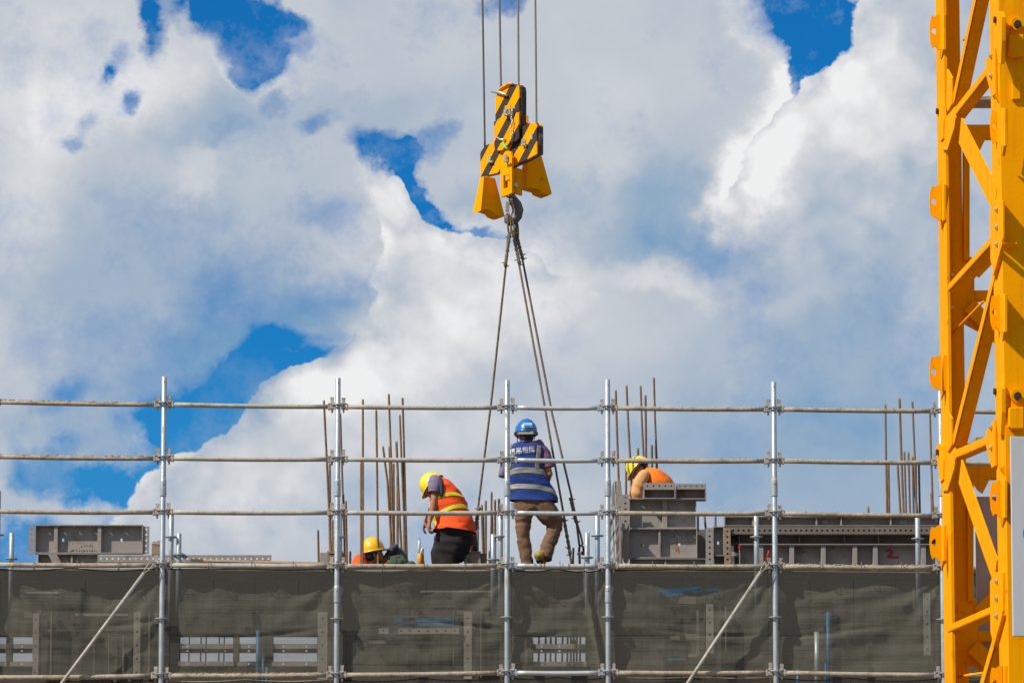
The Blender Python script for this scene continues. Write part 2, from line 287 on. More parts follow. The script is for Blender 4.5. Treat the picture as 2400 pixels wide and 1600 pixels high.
# ---------------------------------------------------------------- mesh builder
def wloc(o):
    v = Vector((0, 0, 0))
    while o is not None: v += o.location; o = o.parent
    return v
class MB:
    def __init__(s): s.v = []; s.f = []; s.smooth = []
    def _add(s, vs, fs, sm=False):
        k = len(s.v); s.v += [Vector(x) for x in vs]
        s.f += [tuple(i+k for i in f) for f in fs]; s.smooth += [sm]*len(fs)
        return s
    def hexa(s, c):  # 8 corners: bottom ring 0-3, top ring 4-7
        return s._add(c, [(0, 3, 2, 1), (4, 5, 6, 7), (0, 1, 5, 4), (1, 2, 6, 5), (2, 3, 7, 6), (3, 0, 4, 7)])
    def box(s, a, b):
        (x0, y0, z0), (x1, y1, z1) = [min(p, q) for p, q in zip(a, b)], [max(p, q) for p, q in zip(a, b)]
        return s.hexa([(x0, y0, z0), (x1, y0, z0), (x1, y1, z0), (x0, y1, z0), (x0, y0, z1), (x1, y0, z1), (x1, y1, z1), (x0, y1, z1)])
    def beam(s, p, q, w, h, up=(0, 0, 1)):  # w across, h along 'up'
        p, q = Vector(p), Vector(q); d = (q-p).normalized(); up = Vector(up)
        sd = d.cross(up)
        if sd.length < 1e-4: sd = d.cross(Vector((1, 0, 0)))
        sd.normalize(); u2 = sd.cross(d).normalized(); c = []
        for e in (p, q):
            for (i, j) in ((-1, -1), (1, -1), (1, 1), (-1, 1)): c.append(e + sd*(w/2*i) + u2*(h/2*j))
        return s.hexa(c)
    def prism(s, poly, ext):
        poly = [Vector(p) for p in poly]; n = len(poly); ext = Vector(ext)
        fs = [tuple(range(n)), tuple(range(2*n-1, n-1, -1))] + [(i, i+n, (i+1) % n+n, (i+1) % n) for i in range(n)]
        return s._add(poly + [p+ext for p in poly], fs)
    def tube(s, pts, r, seg=10, cap=True, closed=False):
        pts = [Vector(p) for p in pts]; n = len(pts)
        rr = r if isinstance(r, (list, tuple)) else [r]*n
        vs = []; nrm = None
        for i, p in enumerate(pts):
            if closed: d = pts[(i+1) % n]-pts[i-1]
            else: d = pts[min(i+1, n-1)]-pts[max(i-1, 0)]
            d.normalize()
            if nrm is None:
                nrm = d.orthogonal().normalized() if abs(d.z) > .9 or True else None
            nrm = (nrm - d*nrm.dot(d)).normalized(); bn = d.cross(nrm)
            ra = rr[i] if isinstance(rr[i], (tuple, list)) else (rr[i], rr[i])
            for k in range(seg):
                a = 2*math.pi*k/seg; vs.append(p + nrm*(math.cos(a)*ra[0]) + bn*(math.sin(a)*ra[1]))
        fs = []
        for i in range(n if closed else n-1):
            for k in range(seg):
                a, b = i*seg+k, i*seg+(k+1) % seg; j = (i+1) % n
                fs.append((a, b, j*seg+(k+1) % seg, j*seg+k))
        s._add(vs, fs, True)
        if cap and not closed:
            k0 = len(s.v)-len(vs)
            s.f += [tuple(k0+i for i in range(seg-1, -1, -1)), tuple(k0+(n-1)*seg+i for i in range(seg))]; s.smooth += [False]*2
        return s
    def loft(s, rings, seg=20, cap=True, front=(0, -1, 0), power=2.2):
        """rings: (centre, half width, half depth); width lies along tangent x front"""
        n = len(rings); cs = [Vector(r[0]) for r in rings]; vs = []; fr = Vector(front)
        for i, r in enumerate(rings):
            d = (cs[min(i+1, n-1)]-cs[max(i-1, 0)]).normalized()
            f = (fr - d*fr.dot(d)).normalized(); sd = d.cross(f).normalized()
            for k in range(seg):
                a = 2*math.pi*k/seg; c, sn = math.cos(a), math.sin(a)
                c = math.copysign(abs(c)**(2/power), c); sn = math.copysign(abs(sn)**(2/power), sn)
                vs.append(cs[i] + sd*(c*r[1]) + f*(sn*r[2]))
        fs = [(i*seg+k, i*seg+(k+1) % seg, (i+1)*seg+(k+1) % seg, (i+1)*seg+k) for i in range(n-1) for k in range(seg)]
        s._add(vs, fs, True)
        if cap:
            k0 = len(s.v)-len(vs)
            s.f += [tuple(k0+i for i in range(seg-1, -1, -1)), tuple(k0+(n-1)*seg+i for i in range(seg))]; s.smooth += [True]*2
        return s
    def ball(s, c, r, ax=None, nu=14, nv=10):
        c = Vector(c); r = (r, r, r) if isinstance(r, (int, float)) else r
        X, Y, Z = ax if ax else (Vector((1, 0, 0)), Vector((0, 1, 0)), Vector((0, 0, 1)))
        vs = [c + Z*r[2]]
        for j in range(1, nv):
            t = math.pi*j/nv
            for i in range(nu):
                a = 2*math.pi*i/nu
                vs.append(c + X*(r[0]*math.sin(t)*math.cos(a)) + Y*(r[1]*math.sin(t)*math.sin(a)) + Z*(r[2]*math.cos(t)))
        vs.append(c - Z*r[2]); fs = []
        for i in range(nu): fs.append((0, 1+i, 1+(i+1) % nu))
        for j in range(nv-2):
            for i in range(nu):
                a = 1+j*nu; fs.append((a+i, a+nu+i, a+nu+(i+1) % nu, a+(i+1) % nu))
        l = len(vs)-1; a = 1+(nv-2)*nu
        for i in range(nu): fs.append((l, a+(i+1) % nu, a+i))
        return s._add(vs, fs, True)
    def disc(s, c, n, r, th, seg=16, ri=0.0):
        c, n = Vector(c), Vector(n).normalized(); x = n.orthogonal().normalized(); y = n.cross(x)
        def ring(rad, off): return [c + n*off + x*(rad*math.cos(2*math.pi*k/seg)) + y*(rad*math.sin(2*math.pi*k/seg)) for k in range(seg)]
        if ri <= 0: return s.prism(ring(r, -th/2), n*th)
        A, B, C_, D = ring(r, -th/2), ring(r, th/2), ring(ri, th/2), ring(ri, -th/2); fs = []
        for k in range(seg):
            j = (k+1) % seg
            for q in range(4): fs.append((q*seg+k, q*seg+j, ((q+1) % 4)*seg+j, ((q+1) % 4)*seg+k))
        return s._add(A+B+C_+D, fs)
    def holed(s, o, ux, uz, un, L, H, th, holes, r):
        """plate from corner o: L along ux, H along uz, thickness th along un, round holes at distances 'holes' along the middle"""
        o, ux, uz, un = Vector(o), Vector(ux), Vector(uz), Vector(un)
        xs = [0.0]
        for h in holes: xs += [h-r*1.5, h+r*1.5]
        xs.append(L); k = 0
        for i in range(len(xs)-1):
            a, b = xs[i], xs[i+1]
            if b-a < 1e-5: continue
            if i % 2 == 0:
                s.prism([o+ux*a, o+ux*b, o+ux*b+uz*H, o+ux*a+uz*H], un*th)
            else:
                cx, cz = (a+b)/2, H/2; seg = 8
                out = [(a, 0), (cx, 0), (b, 0), (b, cz), (b, H), (cx, H), (a, H), (a, cz)]
                inn = [(cx+r*math.cos(math.pi*(1.25+.25*q)), cz+r*math.sin(math.pi*(1.25+.25*q))) for q in range(8)]
                for off in (0, th):
                    vs = [o+ux*x+uz*z+un*off for x, z in out+inn]
                    s._add(vs, [((q, (q+1) % 8, 8+(q+1) % 8, 8+q) if off == 0 else (8+q, 8+(q+1) % 8, (q+1) % 8, q)) for q in range(8)])
                vs = [o+ux*x+uz*z for x, z in inn] + [o+ux*x+uz*z+un*th for x, z in inn]
                s._add(vs, [(q, (q+1) % 8, 8+(q+1) % 8, 8+q) for q in range(8)])
                s._add([o+ux*a, o+ux*b, o+ux*b+un*th, o+ux*a+un*th, o+ux*a+uz*H, o+ux*b+uz*H, o+ux*b+uz*H+un*th, o+ux*a+uz*H+un*th], [(0, 3, 2, 1), (4, 5, 6, 7)])
        return s
    def build(s, name, m, parent=None, bevel=0, loc=None):
        me = bpy.data.meshes.new(name); base = wloc(parent) if parent else (Vector(loc) if loc else Vector((0, 0, 0)))
        me.from_pydata([tuple(v-base) for v in s.v], [], s.f); me.update()
        me.polygons.foreach_set('use_smooth', s.smooth)
        me.materials.append(m)
        o = bpy.data.objects.new(name, me); col.objects.link(o)
        if parent: o.parent = parent
        elif loc: o.location = base
        if bevel:
            b = o.modifiers.new('bevel', 'BEVEL'); b.width = bevel; b.segments = 2; b.limit_method = 'ANGLE'
        return o
def thing(name, label, cat, loc=(0, 0, 0), group=None):
    o = bpy.data.objects.new(name, None); col.objects.link(o); o.location = loc; o.empty_display_size = .1
    o['label'] = label; o['category'] = cat
    if group: o['group'] = group
    return o
def tag(o, label, cat, group=None):
    o['label'] = label; o['category'] = cat
    if group: o['group'] = group
    return o
def on_plane(u, v, P, n):
    """where the sight line of photograph pixel (u, v) meets the plane through P with normal n"""
    d = at(u, v, 10)-Vector((0, 0, CAMZ)); n = Vector(n)
    t = (Vector(P)-Vector((0, 0, CAMZ))).dot(n)/d.dot(n)
    return Vector((0, 0, CAMZ)) + d*t

# ---------------------------------------------------------------- ground
g = MB().box((-1500, -300, -.5), (1500, 3000, 0)).build('ground', M['ground']); g['kind'] = 'structure'

# ---------------------------------------------------------------- unfinished building behind the nets
YB = 42.0
ZD = at(1200, 1331, YB).z                       # the working deck
def zb(v, Y=YB): return at(1200, v, Y).z
def xb(u, Y=YB): return at(u, 1400, Y).x
bld = thing('unfinished_building', 'unfinished concrete storey with metal wall formwork, seen through the olive debris nets', 'building', (0, YB, 0))
for (a, b) in ((-200, 2700),):
    MB().box((xb(a), YB+.02, ZD-.12), (xb(b), 46.2, ZD)).build('deck', M['shutter'], bld)
cols = list(range(-200, 2700, 100))
for a in cols:                                   # upper row of wall shutters
    g_ = random.uniform(-.004, .004)
    MB().box((xb(a)+.0008, YB+g_, zb(1488)), (xb(a+100)-.0008, YB+.17, ZD-.125)).build('shutter_panel', M['shutter'], bld, .003)
opens = [(-30, 16), (28, 78), (421, 547), (560, 608), (640, 744), (1250, 1372)]
solid = []; x = -200
for a, b in opens: solid.append((x, a)); x = b
solid.append((x, 2700))
for a, b in solid:
    MB().box((xb(a), YB+.004, zb(1556)), (xb(b), YB+.17, zb(1488)-.006)).build('wall_pier', M['shutter'], bld)
MB().box((xb(-200), YB+.0, 0), (xb(2700), YB+.18, zb(1557))).build('wall', M['shutter'], bld)
MB().box((xb(-200), 52, 0), (xb(2700), 52.2, ZD-.3)).build('wall', M['concrete'], bld)
for a in (-200, 2700): MB().box((xb(a)-.2, YB+.2, 0), (xb(a), 52, ZD-.3)).build('wall', M['concrete'], bld)
X, Z, N = Vector((1, 0, 0)), Vector((0, 0, 1)), Vector((0, 1, 0))
def hstrip(u0, u1, v0, v1, Y, pitch, parent, name='formwork_rail', m='form', r=.013, th=.006, lip=True):
    o = Vector((xb(u0, Y), Y, zb(v1, Y))); L = xb(u1, Y)-xb(u0, Y); H = zb(v0, Y)-zb(v1, Y)
    n = max(1, int(L/pitch)); mb = MB().holed(o, X, Z, N, L, H, th, [(i+.5)*L/n for i in range(n)], r)
    if lip:
        mb.box(o+Vector((0, th, H-.005)), o+Vector((L, .06, H))); mb.box(o+Vector((0, th, 0)), o+Vector((L, .06, .005)))
    return mb.build(name, M[m], parent)
def vstrip(u0, u1, v0, v1, Y, pitch, parent, name='formwork_rail', m='form', r=.013, th=.006):
    o = Vector((xb(u0, Y), Y, zb(v1, Y))); W_ = xb(u1, Y)-xb(u0, Y); H = zb(v0, Y)-zb(v1, Y)
    n = max(1, int(H/pitch)); mb = MB().holed(o, Z, X, N, H, W_, th, [(i+.5)*H/n for i in range(n)], r)
    mb.box(o+Vector((0, th, 0)), o+Vector((.005, .06, H))); mb.box(o+Vector((W_-.005, th, 0)), o+Vector((W_, .06, H)))
    return mb.build(name, M[m], parent)
for (a, b) in opens:
    hstrip(a-2, b+2, 1508, 1519, YB+.02, .17, bld); hstrip(a-2, b+2, 1520, 1528, YB+.10, .17, bld, m='form_dark')
    hstrip(a-2, b+2, 1549, 1560, YB+.0-.03, .2, bld)
for (u0, u1, v0, v1) in [(78, 92, 1436, 1590), (314, 330, 1433, 1590), (745, 768, 1433, 1590), (1087, 1106, 1432, 1590), (1655, 1672, 1414, 1530), (2165, 2180, 1388, 1535)]:
    vstrip(u0, u1, v0, v1, YB-.16, .13, bld)
for (u, v0, v1, w_) in [(124, 1434, 1590, 4), (191, 1488, 1590, 6), (225, 1490, 1590, 2), (259, 1490, 1590, 2), (293, 1490, 1590, 4), (353, 1434, 1590, 5), (97, 1434, 1590, 6), (1112, 1432, 1590, 3), (1127, 1432, 1590, 3), (1634, 1432, 1540, 5), (1673, 1426, 1530, 5), (1699, 1425, 1530, 3), (967, 1432, 1466, 4), (1063, 1432, 1560, 2), (2187, 1385, 1560, 4), (1232, 1500, 1560, 6), (2140, 1380, 1430, 4)]:
    MB().box((xb(u-w_/2), YB-.12, zb(v1)), (xb(u+w_/2), YB-.05, zb(v0))).build('rib', M['form_dark'], bld)
for (u0, u1, v0, v1) in [(60, 80, 1436, 1450), (728, 746, 1437, 1444), (1072, 1090, 1432, 1442), (1590, 1630, 1400, 1418), (1570, 1592, 1492, 1502), (1606, 1632, 1488, 1502), (1612, 1632, 1534, 1542), (1136, 1149, 1435, 1461), (159, 169, 1434, 1452), (365, 390, 1438, 1464), (919, 926, 1490, 1504), (107, 123, 1476, 1484)]:
    MB().box((xb(u0), YB-.10, zb(v1)), (xb(u1), YB-.07, zb(v0))).build('bracket', M['form_dark'], bld, .004)
hstrip(888, 1076, 1471, 1484, YB-.2, .09, bld)
hstrip(865, 1078, 1500, 1508, YB-.12, .5, bld, m='form_dark', r=.005)
hstrip(62, 138, 1386, 1390, YB-.1, .5, bld, r=.004, lip=False); hstrip(176, 300, 1437, 1442, YB-.1, .5, bld, r=.004, lip=False); hstrip(985, 1160, 1383, 1387, YB-.1, .5, bld, r=.004, lip=False)
for (u, v0, v1, r_) in [(610, 1485, 1625, .024), (622, 1545, 1625, .014), (631, 1570, 1625, .018), (1935, 1442, 1625, .022), (1864, 1575, 1625, .02), (1928, 1560, 1625, .012)]:
    MB().tube([(xb(u), YB-.3, zb(v1)), (xb(u), YB-.3, zb(v0))], r_).build('prop', M['bluepaint'], bld)
MB().tube([(xb(1908), YB-.32, zb(1625)), (xb(1908), YB-.32, zb(1489))], .03).build('prop', M['galv'], bld)
for (u0, v0, u1, v1, w_) in [(925, 1455, 1072, 1454, .02), (940, 1466, 1065, 1466, .014), (1540, 1389, 1640, 1381, .02), (1545, 1399, 1600, 1392, .02), (1622, 1390, 1645, 1384, .015), (1655, 1385, 1690, 1383, .014), (1555, 1546, 1605, 1547, .014)]:
    MB().beam((xb(u0), YB-.1, zb(v0)), (xb(u1), YB-.1, zb(v1)), .02, w_*2).build('blue_batten', M['bluepaint'], bld)
for i, u in enumerate([1262, 1278, 1290, 1302, 1318, 1330, 1352, 1360, 432, 460, 472, 503, 515, 1338, 1345]):
    MB().tube([(xb(u), YB+.6, ZD-1.3), (xb(u)+.02, YB+.6, ZD-.14)], .008 if u < 600 else .012, 6).build('rebar', M['rebar'], bld)
MB().box((xb(1338), YB+.3, zb(1503)), (xb(1352), YB+.35, zb(1490))).build('bracket', M['ambercan'], bld)


# ---------------------------------------------------------------- scaffolding
YS = 40.0
scf = thing('scaffolding', 'galvanised ring lock scaffold of uprights and cement stained rails across the building front', 'scaffolding', (0, YS, 0))
PU = [-28, 380.5, 790, 1188.5, 1425, 1816.5, 2209, 2602]
PTOP = [880, 883, 886, 891, 890, 895, 895, 895]
LV = {0: [938, 944, 949, 951, 952, 955, 959, 964], 1: [1066, 1070, 1072, 1074, 1075, 1076, 1080, 1084], 2: [1194, 1196, 1197, 1197.5, 1198, 1199, 1204, 1208],
      3: [1319, 1320, 1322, 1321, 1322, 1323, 1326, 1330], 4: [1449, 1449, 1449, 1446, 1446, 1446, 1451, 1455], 5: [1583, 1579, 1577, 1572, 1572, 1572, 1577, 1580]}
PX = [at(u, 1320, YS).x for u in PU]
RS = .028
def rosette(c, parent, m='galv', ry=.07):
    mb = MB().disc(c, (0, 0, 1), ry, .009, 20, ry*.72); mb.disc(c, (0, 0, 1), ry*.5, .012, 14, RS*.9)
    for k in range(8):
        a = 2*math.pi*(k+.5)/8; d = Vector((math.cos(a), math.sin(a), 0))
        mb.beam(c+d*(ry*.45), c+d*(ry*.75), .012 if k % 2 else .02, .009)
    return mb.build('rosette', M[m], parent)
def sleeve(x, y, z0, z1, parent):
    mb = MB().tube([(x, y, z0), (x, y, z0+.006), (x, y, z1-.03), (x, y, z1)], [RS+.006, RS+.0065, RS+.0055, RS+.001], 18)
    o = mb.build('sleeve', M['galv'], parent)
    MB().disc((x+.004, y-RS-.0052, (z0+z1)/2+.03), (0, 1, 0), .007, .003, 8).build('hole', M['darkpin'], parent)  # dark disc for the hole, its inner shade put into the colour
    return o
zr = {}
for i, x in enumerate(PX):
    for k in LV: zr[k, i] = at(1200, LV[k][i], YS).z
    pitch = (zr[0, i]-zr[5, i])/5
    ztop = at(1200, PTOP[i], YS).z
    st = MB().tube([(x, YS, 0), (x, YS, ztop-.004), (x, YS, ztop)], [RS, RS, RS-.003], 20).build('standard', M['galv'], scf)
    MB().disc((x, YS, ztop-.0005), (0, 0, 1), RS-.006, .003, 14).build('hole', M['darkpin'], st)  # open tube end drawn as a dark disc, shade in its colour
    for k in LV: rosette(Vector((x, YS, zr[k, i])), st)
    if 0 < i < 7:
        sleeve(x, YS, at(1200, 1163, YS).z, at(1200, 1121, YS).z, st)
        if i in (2, 4): sleeve(x, YS, at(1200, 1412, YS).z, at(1200, 1371, YS).z, st)
        MB().disc((x, YS-RS-.0005, at(1200, PTOP[i]+12, YS).z), (0, 1, 0), .006, .004, 8).build('hole', M['darkpin'], st)  # pin hole drawn as a dark disc, shade in its colour
def wedge(x, z, sgn, parent, m):
    """cast head of a ledger gripping the rosette, with its wedge"""
    mb = MB()
    mb.box((x+sgn*.034, YS-.024, z-.045), (x+sgn*.088, YS+.024, z-.006)); mb.box((x+sgn*.034, YS-.022, z+.006), (x+sgn*.082, YS+.022, z+.026))
    mb.box((x+sgn*.084, YS-.026, z-.052), (x+sgn*.105, YS+.026, z+.018))
    h = mb.build('ledger_head', M[m], parent, .004)
    t = random.uniform(-.004, .004); zt = random.uniform(.072, .092)
    MB().hexa([Vector((x+sgn*q+(t if zz > 0 else 0), YS+yy, z+zz)) for zz, qq, yw in ((-.085, .009, .004), (zt, .021, .005)) for q, yy in ((.06-qq, -yw), (.06+qq, -yw), (.06+qq, yw), (.06-qq, yw))]).build('wedge', M['clamp'], parent, .002)
    return h
for k in (0, 1, 2, 3, 5):
    for i in range(7):
        clean = (i == 3); mname = 'ledger_clean' if clean else ('ledger' if i in (0, 4, 5, 6) or k in (3, 5) and i != 3 else 'ledger_pale')
        if k == 3 and i == 1: mname = 'ledger_pale'
        a, b = Vector((PX[i]+.1, YS, zr[k, i]-.018)), Vector((PX[i+1]-.1, YS, zr[k, i+1]-.018))
        n = 9; pts = []
        for j in range(n): q = a.lerp(b, j/(n-1)); q.z -= .006*math.sin(math.pi*j/(n-1)); pts.append(q)
        r = .0262 if k in (3, 5) else .0248
        ld = MB().tube(pts, r, 16).build('ledger', M[mname], scf)
        wedge(PX[i], zr[k, i], 1, ld, 'galv' if clean else 'clamp'); wedge(PX[i+1], zr[k, i+1], -1, ld, 'galv' if clean else 'clamp')
        if (k, i) in ((0, 0), (1, 0), (3, 5), (3, 0), (5, 1), (1, 4), (2, 5), (0, 5), (3, 1)):   # crumbs of dried cement along the top
            mb = MB(); rn = random.Random(k*10+i); heavy = (k, i) in ((0, 0), (1, 0), (3, 5), (5, 1))
            for _ in range(150 if heavy else 50):
                f = rn.random()**(1.3 if k == 0 else 1); p = a.lerp(b, f); sz = rn.uniform(.005, .015 if heavy else .009)
                mb.ball(p+Vector((0, rn.uniform(-.012, .012), r-.003-.006*math.sin(math.pi*f))), (sz*rn.uniform(1, 3), sz, sz*rn.uniform(.5, 1)), nu=6, nv=4)
            o = mb.build('cement_crumbs', M['crust'], ld); o['kind'] = 'stuff'
# narrow bright edge of toe board / second tube seen just under the third rail
for i in range(0, 6):
    z = at(1200, 1333, YS).z-.0; MB().beam((PX[i]+.12, YS+.07, zr[3, i]-.055), (PX[i+1]-.12, YS+.07, zr[3, i+1]-.057), .004, .012).build('net_rail', M['ledger_pale'], scf)
# diagonal braces with forked ends, clipped to the front
for (u0, v0, u1, v1, pi) in ((338, 1342, 145, 1600, 1), (1783, 1340, 1612, 1600, 5)):
    y = YS-.085; a = at(u0, v0, y); b = at(u1, v1, y); b = a+(b-a)*1.5; d = (a-b).normalized()
    br = MB().tube([a, b], .0195, 14).build('brace', M['ledger_pale'], scf)
    e = Vector((PX[pi]-.07, YS-.03, zr[3, pi]+.012)); sd = Vector((d.z, 0, -d.x))*.02
    mb = MB()
    for s_ in (-1, 1): mb.tube([a-d*.01, a+d*.05+sd*s_, a+d*.12+sd*s_*1.1, e+sd*s_*.3], [.013, .007, .006, .006], 8)
    mb.build('fork', M['clamp'], br)
# inner row: standards and stubs behind
YI = 41.45
def stub(u, v0, ros, v1=1345, Y=YI, m='galv', r=RS):
    z0, z1 = at(u, v1, Y).z, at(u, v0, Y).z; x = at(u, (v0+v1)/2, Y).x
    s_ = MB().tube([(x, Y, min(z0, ZD-.6)), (x, Y, z1-.003), (x, Y, z1)], [r, r, r-.003], 16).build('standard', M[m], scf)
    for rv in ros: rosette(Vector((x, Y, at(u, rv, Y).z)), s_, m)
    return s_
stub(-5, 1150, [1253]); stub(27, 1249, [1309]); stub(401, 1204, [1258]); stub(419, 1250, [1300])
stub(1173, 1204, [1257], m='galv'); stub(1156, 1252, [1311], m='steelblue'); stub(1400, 1204, [1255], m='steelblue'); stub(1376, 1248, [1306])
stub(1773, 1204, [1258]); stub(2151, 1204, [1262]); stub(796, 1204, [1258])
for i, x in enumerate(PX):
    MB().tube([(x, YS+.1, zr[5, i]-.03), (x+.03, YI, zr[5, i]-.03)], .024, 12).build('transom', M['ledger'], scf)
# cable ties and wire round the clean rail
for u in (1267, 1275, 1333, 1397):
    MB().disc((xb(u, YS), YS, zr[3, 3]-.018), (1, 0, .05), .034, .006, 14, .028).build('cable_tie', M['rust'], scf)

# ---------------------------------------------------------------- debris nets
def netpanel(i, top, bot, label, m, seed, toff=.0, seam=False, xr=None):
    rn = random.Random(seed); x0, x1 = PX[i]+.012, (xr if xr else PX[i+1]-.012+.05)
    nx, nz = 90, 60; vs = []
    ph = [rn.uniform(0, 6) for _ in range(6)]
    for a in range(nz+1):
        tz = a/nz
        for b in range(nx+1):
            tx = b/nx; x = x0+(x1-x0)*tx
            zt = top[0]+(top[1]-top[0])*tx - (.018+.012*math.sin(ph[0]))*abs(math.sin(math.pi*tx*2+ph[5]*.1)) ; zbm = bot[0]+(bot[1]-bot[0])*tx
            z = zt+(zbm-zt)*tz
            edge = min(1, min(tx, 1-tx)*8)*min(1, min(tz, 1-tz)*7)
            p = Vector((x*1.1+seed*3, z*2.0, seed))
            bul = .05*math.sin(math.pi*tz)*math.sin(math.pi*tx) + .05*edge*(mnoise.fractal(Vector((p.x*1.4, p.z*.0+p.y*.6, seed)), 1.0, 2.0, 4)) + .03*edge*mnoise.noise(Vector((x*.9+seed, z*7.0+.8*math.sin(x*1.3+ph[1]), 3)))
            # creases drawn from the tied corners
            for (cx, cz, k_) in ((0, 0, 1), (1, 0, -1)):
                dx, dz = abs(tx-cx)*(x1-x0), tz*(top[0]-bot[0]); rr_ = math.hypot(dx, dz)+.05; an = math.atan2(dz, dx)
                bul += .022*edge*math.sin(an*14+ph[2+cx])*math.exp(-rr_*1.2)
            crease = .032*math.exp(-((tz-.55-.08*math.sin(tx*3+ph[3]))/.02)**2)*edge*(.4+.6*math.sin(tx*5+ph[4]))
            if seam:
                c_ = .73+.17*tz; crease += -.06*math.exp(-((tx-c_)/.022)**2)+.05*math.exp(-((tx-c_-.05)/.02)**2)
            vs.append((x, YS+.068+toff-bul*.0+max(-.018, bul)+crease-(.02 if tz < .04 else 0), z))
    fs = [(a*(nx+1)+b, (a+1)*(nx+1)+b, (a+1)*(nx+1)+b+1, a*(nx+1)+b+1) for a in range(nz) for b in range(nx)]
    mb = MB(); mb._add(vs, fs, True)
    o = mb.build('debris_net', m); tag(o, label, 'safety net', 'debris nets tied to the scaffold bays')
    if seed < 10:
        for q in (0.02, .26, .5, .74, .98):
            p_ = Vector(vs[int(q*nx)]); MB().tube([p_+Vector((.0, -.068+.045*math.cos(t_), .045+.05*math.sin(t_)-.012)) for t_ in [2*math.pi*j/12 for j in range(12)]], .004, 6, closed=True).build('tie', M['netdark'] if False else M['rope'], o)
    # hem rope along the top edge
    hb = MB().tube([Vector(vs[b])+Vector((0, -.004, 0)) for b in range(0, nx+1, 3)], .006, 6).build('hem', M['ledger'] if seed % 3 == 0 else M['netdark'], o)
    return o
NL = ['olive net in the leftmost bay, upper row, crossed by the left diagonal brace', 'olive net right of the left brace, windows of sky showing through its foot', 'olive net below the crouching worker and the green bag',
      'narrow olive net below the blue vested worker, with a hanging vertical fold', 'olive net below the grey formwork stack, crossed by the right diagonal brace', 'olive net right of the right brace, beside the yellow mast', 'olive net behind the yellow mast, upper row']
NL2 = ['strip of dark net under the bottom rail, leftmost bay', 'strip of dark net under the bottom rail, second bay from left, blue props behind', 'strip of dark net under the bottom rail, third bay from left', 'strip of dark net under the bottom rail of the narrow bay',
       'strip of dark net under the bottom rail below the grey formwork stack', 'strip of dark net under the bottom rail beside the yellow mast', 'strip of dark net under the bottom rail behind the yellow mast']
for i in range(7):
    netpanel(i, (zr[3, i]-.045, zr[3, i+1]-.045), (zr[5, i]-.02, zr[5, i+1]-.02), NL[i], M['net'], i+1, seam=(i == 3))
    netpanel(i, (zr[5, i]-.05, zr[5, i+1]-.05), (zr[5, i]-1.2, zr[5, i+1]-1.2), NL2[i], M['net'], i+11, toff=.05)

# ---------------------------------------------------------------- yellow crane mast on the right
YM = 27.0
CB = at(2353, 800, YM); CA = at(2203, 800, 29.4); CB.z = CA.z = 0
DL = (CA-CB).normalized(); WL = (CA-CB).length; NL_ = Vector((DL.y, -DL.x, 0));                     # DL runs back along the left side
if NL_.x > 0: NL_ = -NL_
DR = -NL_                                                                     # DR runs right along the front
NF = -DL                                                                      # front normal
mast = thing('crane_mast', 'tall yellow lattice mast of a tower crane at the right edge', 'crane mast', (CB.x, CB.y, 0))
YE = M['yellow']
def PL(u, v, off=0.0): return on_plane(u, v, CB-NL_*off, NL_)                  # left side plane, off = inwards
def PR(u, v, off=0.0): return on_plane(u, v, CA+NF*off, DL)                    # rear plane
def PF(u, v, off=0.0): return on_plane(u, v, CB+NF*off, DL)                    # front plane
zlo, zhi = 0.0, 16.0
def vplate(p, along, w, th_dir, th, z0, z1, name='leg_plate', parent=None):
    p = Vector((p.x, p.y, 0)); a = along*w; t = th_dir*th
    return MB().prism([p+Vector((0, 0, z0)), p+a+Vector((0, 0, z0)), p+a+Vector((0, 0, z1)), p+Vector((0, 0, z1))], t).build(name, YE, parent or mast, .004)
LW = .33
legs = []
# near left leg (B), far left leg (A), and the two on the right
B2 = CB+DR*WL; A2 = CA+DR*WL
def leg(c, d1, w1, d2, w2):
    th = .022; mb = MB()
    for d, w_, o_ in ((d1, w1, d2), (d2, w2, d1)):
        off = o_*0 if d is d1 else d*0
        p = Vector((c.x, c.y, 0)) + (d*th*1.001 if d is d2 else Vector((0, 0, 0)))
        mb.prism([p, p+d*w_, p+d*w_+Vector((0, 0, zhi)), p+Vector((0, 0, zhi))], (d2 if d is d1 else d1)*th)
    return mb.build('leg', YE, mast)
lb = leg(CB, DL, LW, DR, .30); la = leg(CA, -DL, LW, DR, .165); lb2 = leg(B2, DL, LW, -DR, .30); la2 = leg(A2, -DL, LW, -DR, .165)
def lplate(px, off=0.0, th=.016, name='gusset', parent=None, plane=PL, nrm=None, m=YE):
    nrm = nrm if nrm is not None else (-NL_)
    return MB().prism([plane(u, v, off) for u, v in px], nrm*th).build(name, m, parent or mast, .003)
SEC_A, SEC_B = 798, 870
def bolt(p, n, parent, r=.014, h=.02):
    h = .012
    MB().disc(p+n*h*.5, n, r, h, 6).disc(p+n*h*1.1, n, r*.55, h*1.2, 8).build('bolt', M['bolt'], parent)
def pin(p, n, parent, r=.024, h=.014): MB().disc(p+n*h*.4, n, r, h, 14).disc(p+n*h*.9, n, r*.8, h*.2, 14).build('pin', M['darkpin'], parent)
def strut(p, q, w, inner, name='diagonal', th=.012):
    """angle iron lying in the left plane: bright face w wide, inner flange 'inner' deep along its lower edge"""
    d = (q-p).normalized(); sd = d.cross(NL_).normalized()
    if sd.z > 0: sd = -sd
    i_ = -NL_
    mb = MB().prism([p-sd*w/2, q-sd*w/2, q+sd*w/2, p+sd*w/2], i_*th)
    if inner: mb.prism([p+sd*w/2, q+sd*w/2, q+sd*(w/2-th), p+sd*(w/2-th)], i_*inner)
    return mb.build(name, YE, mast)
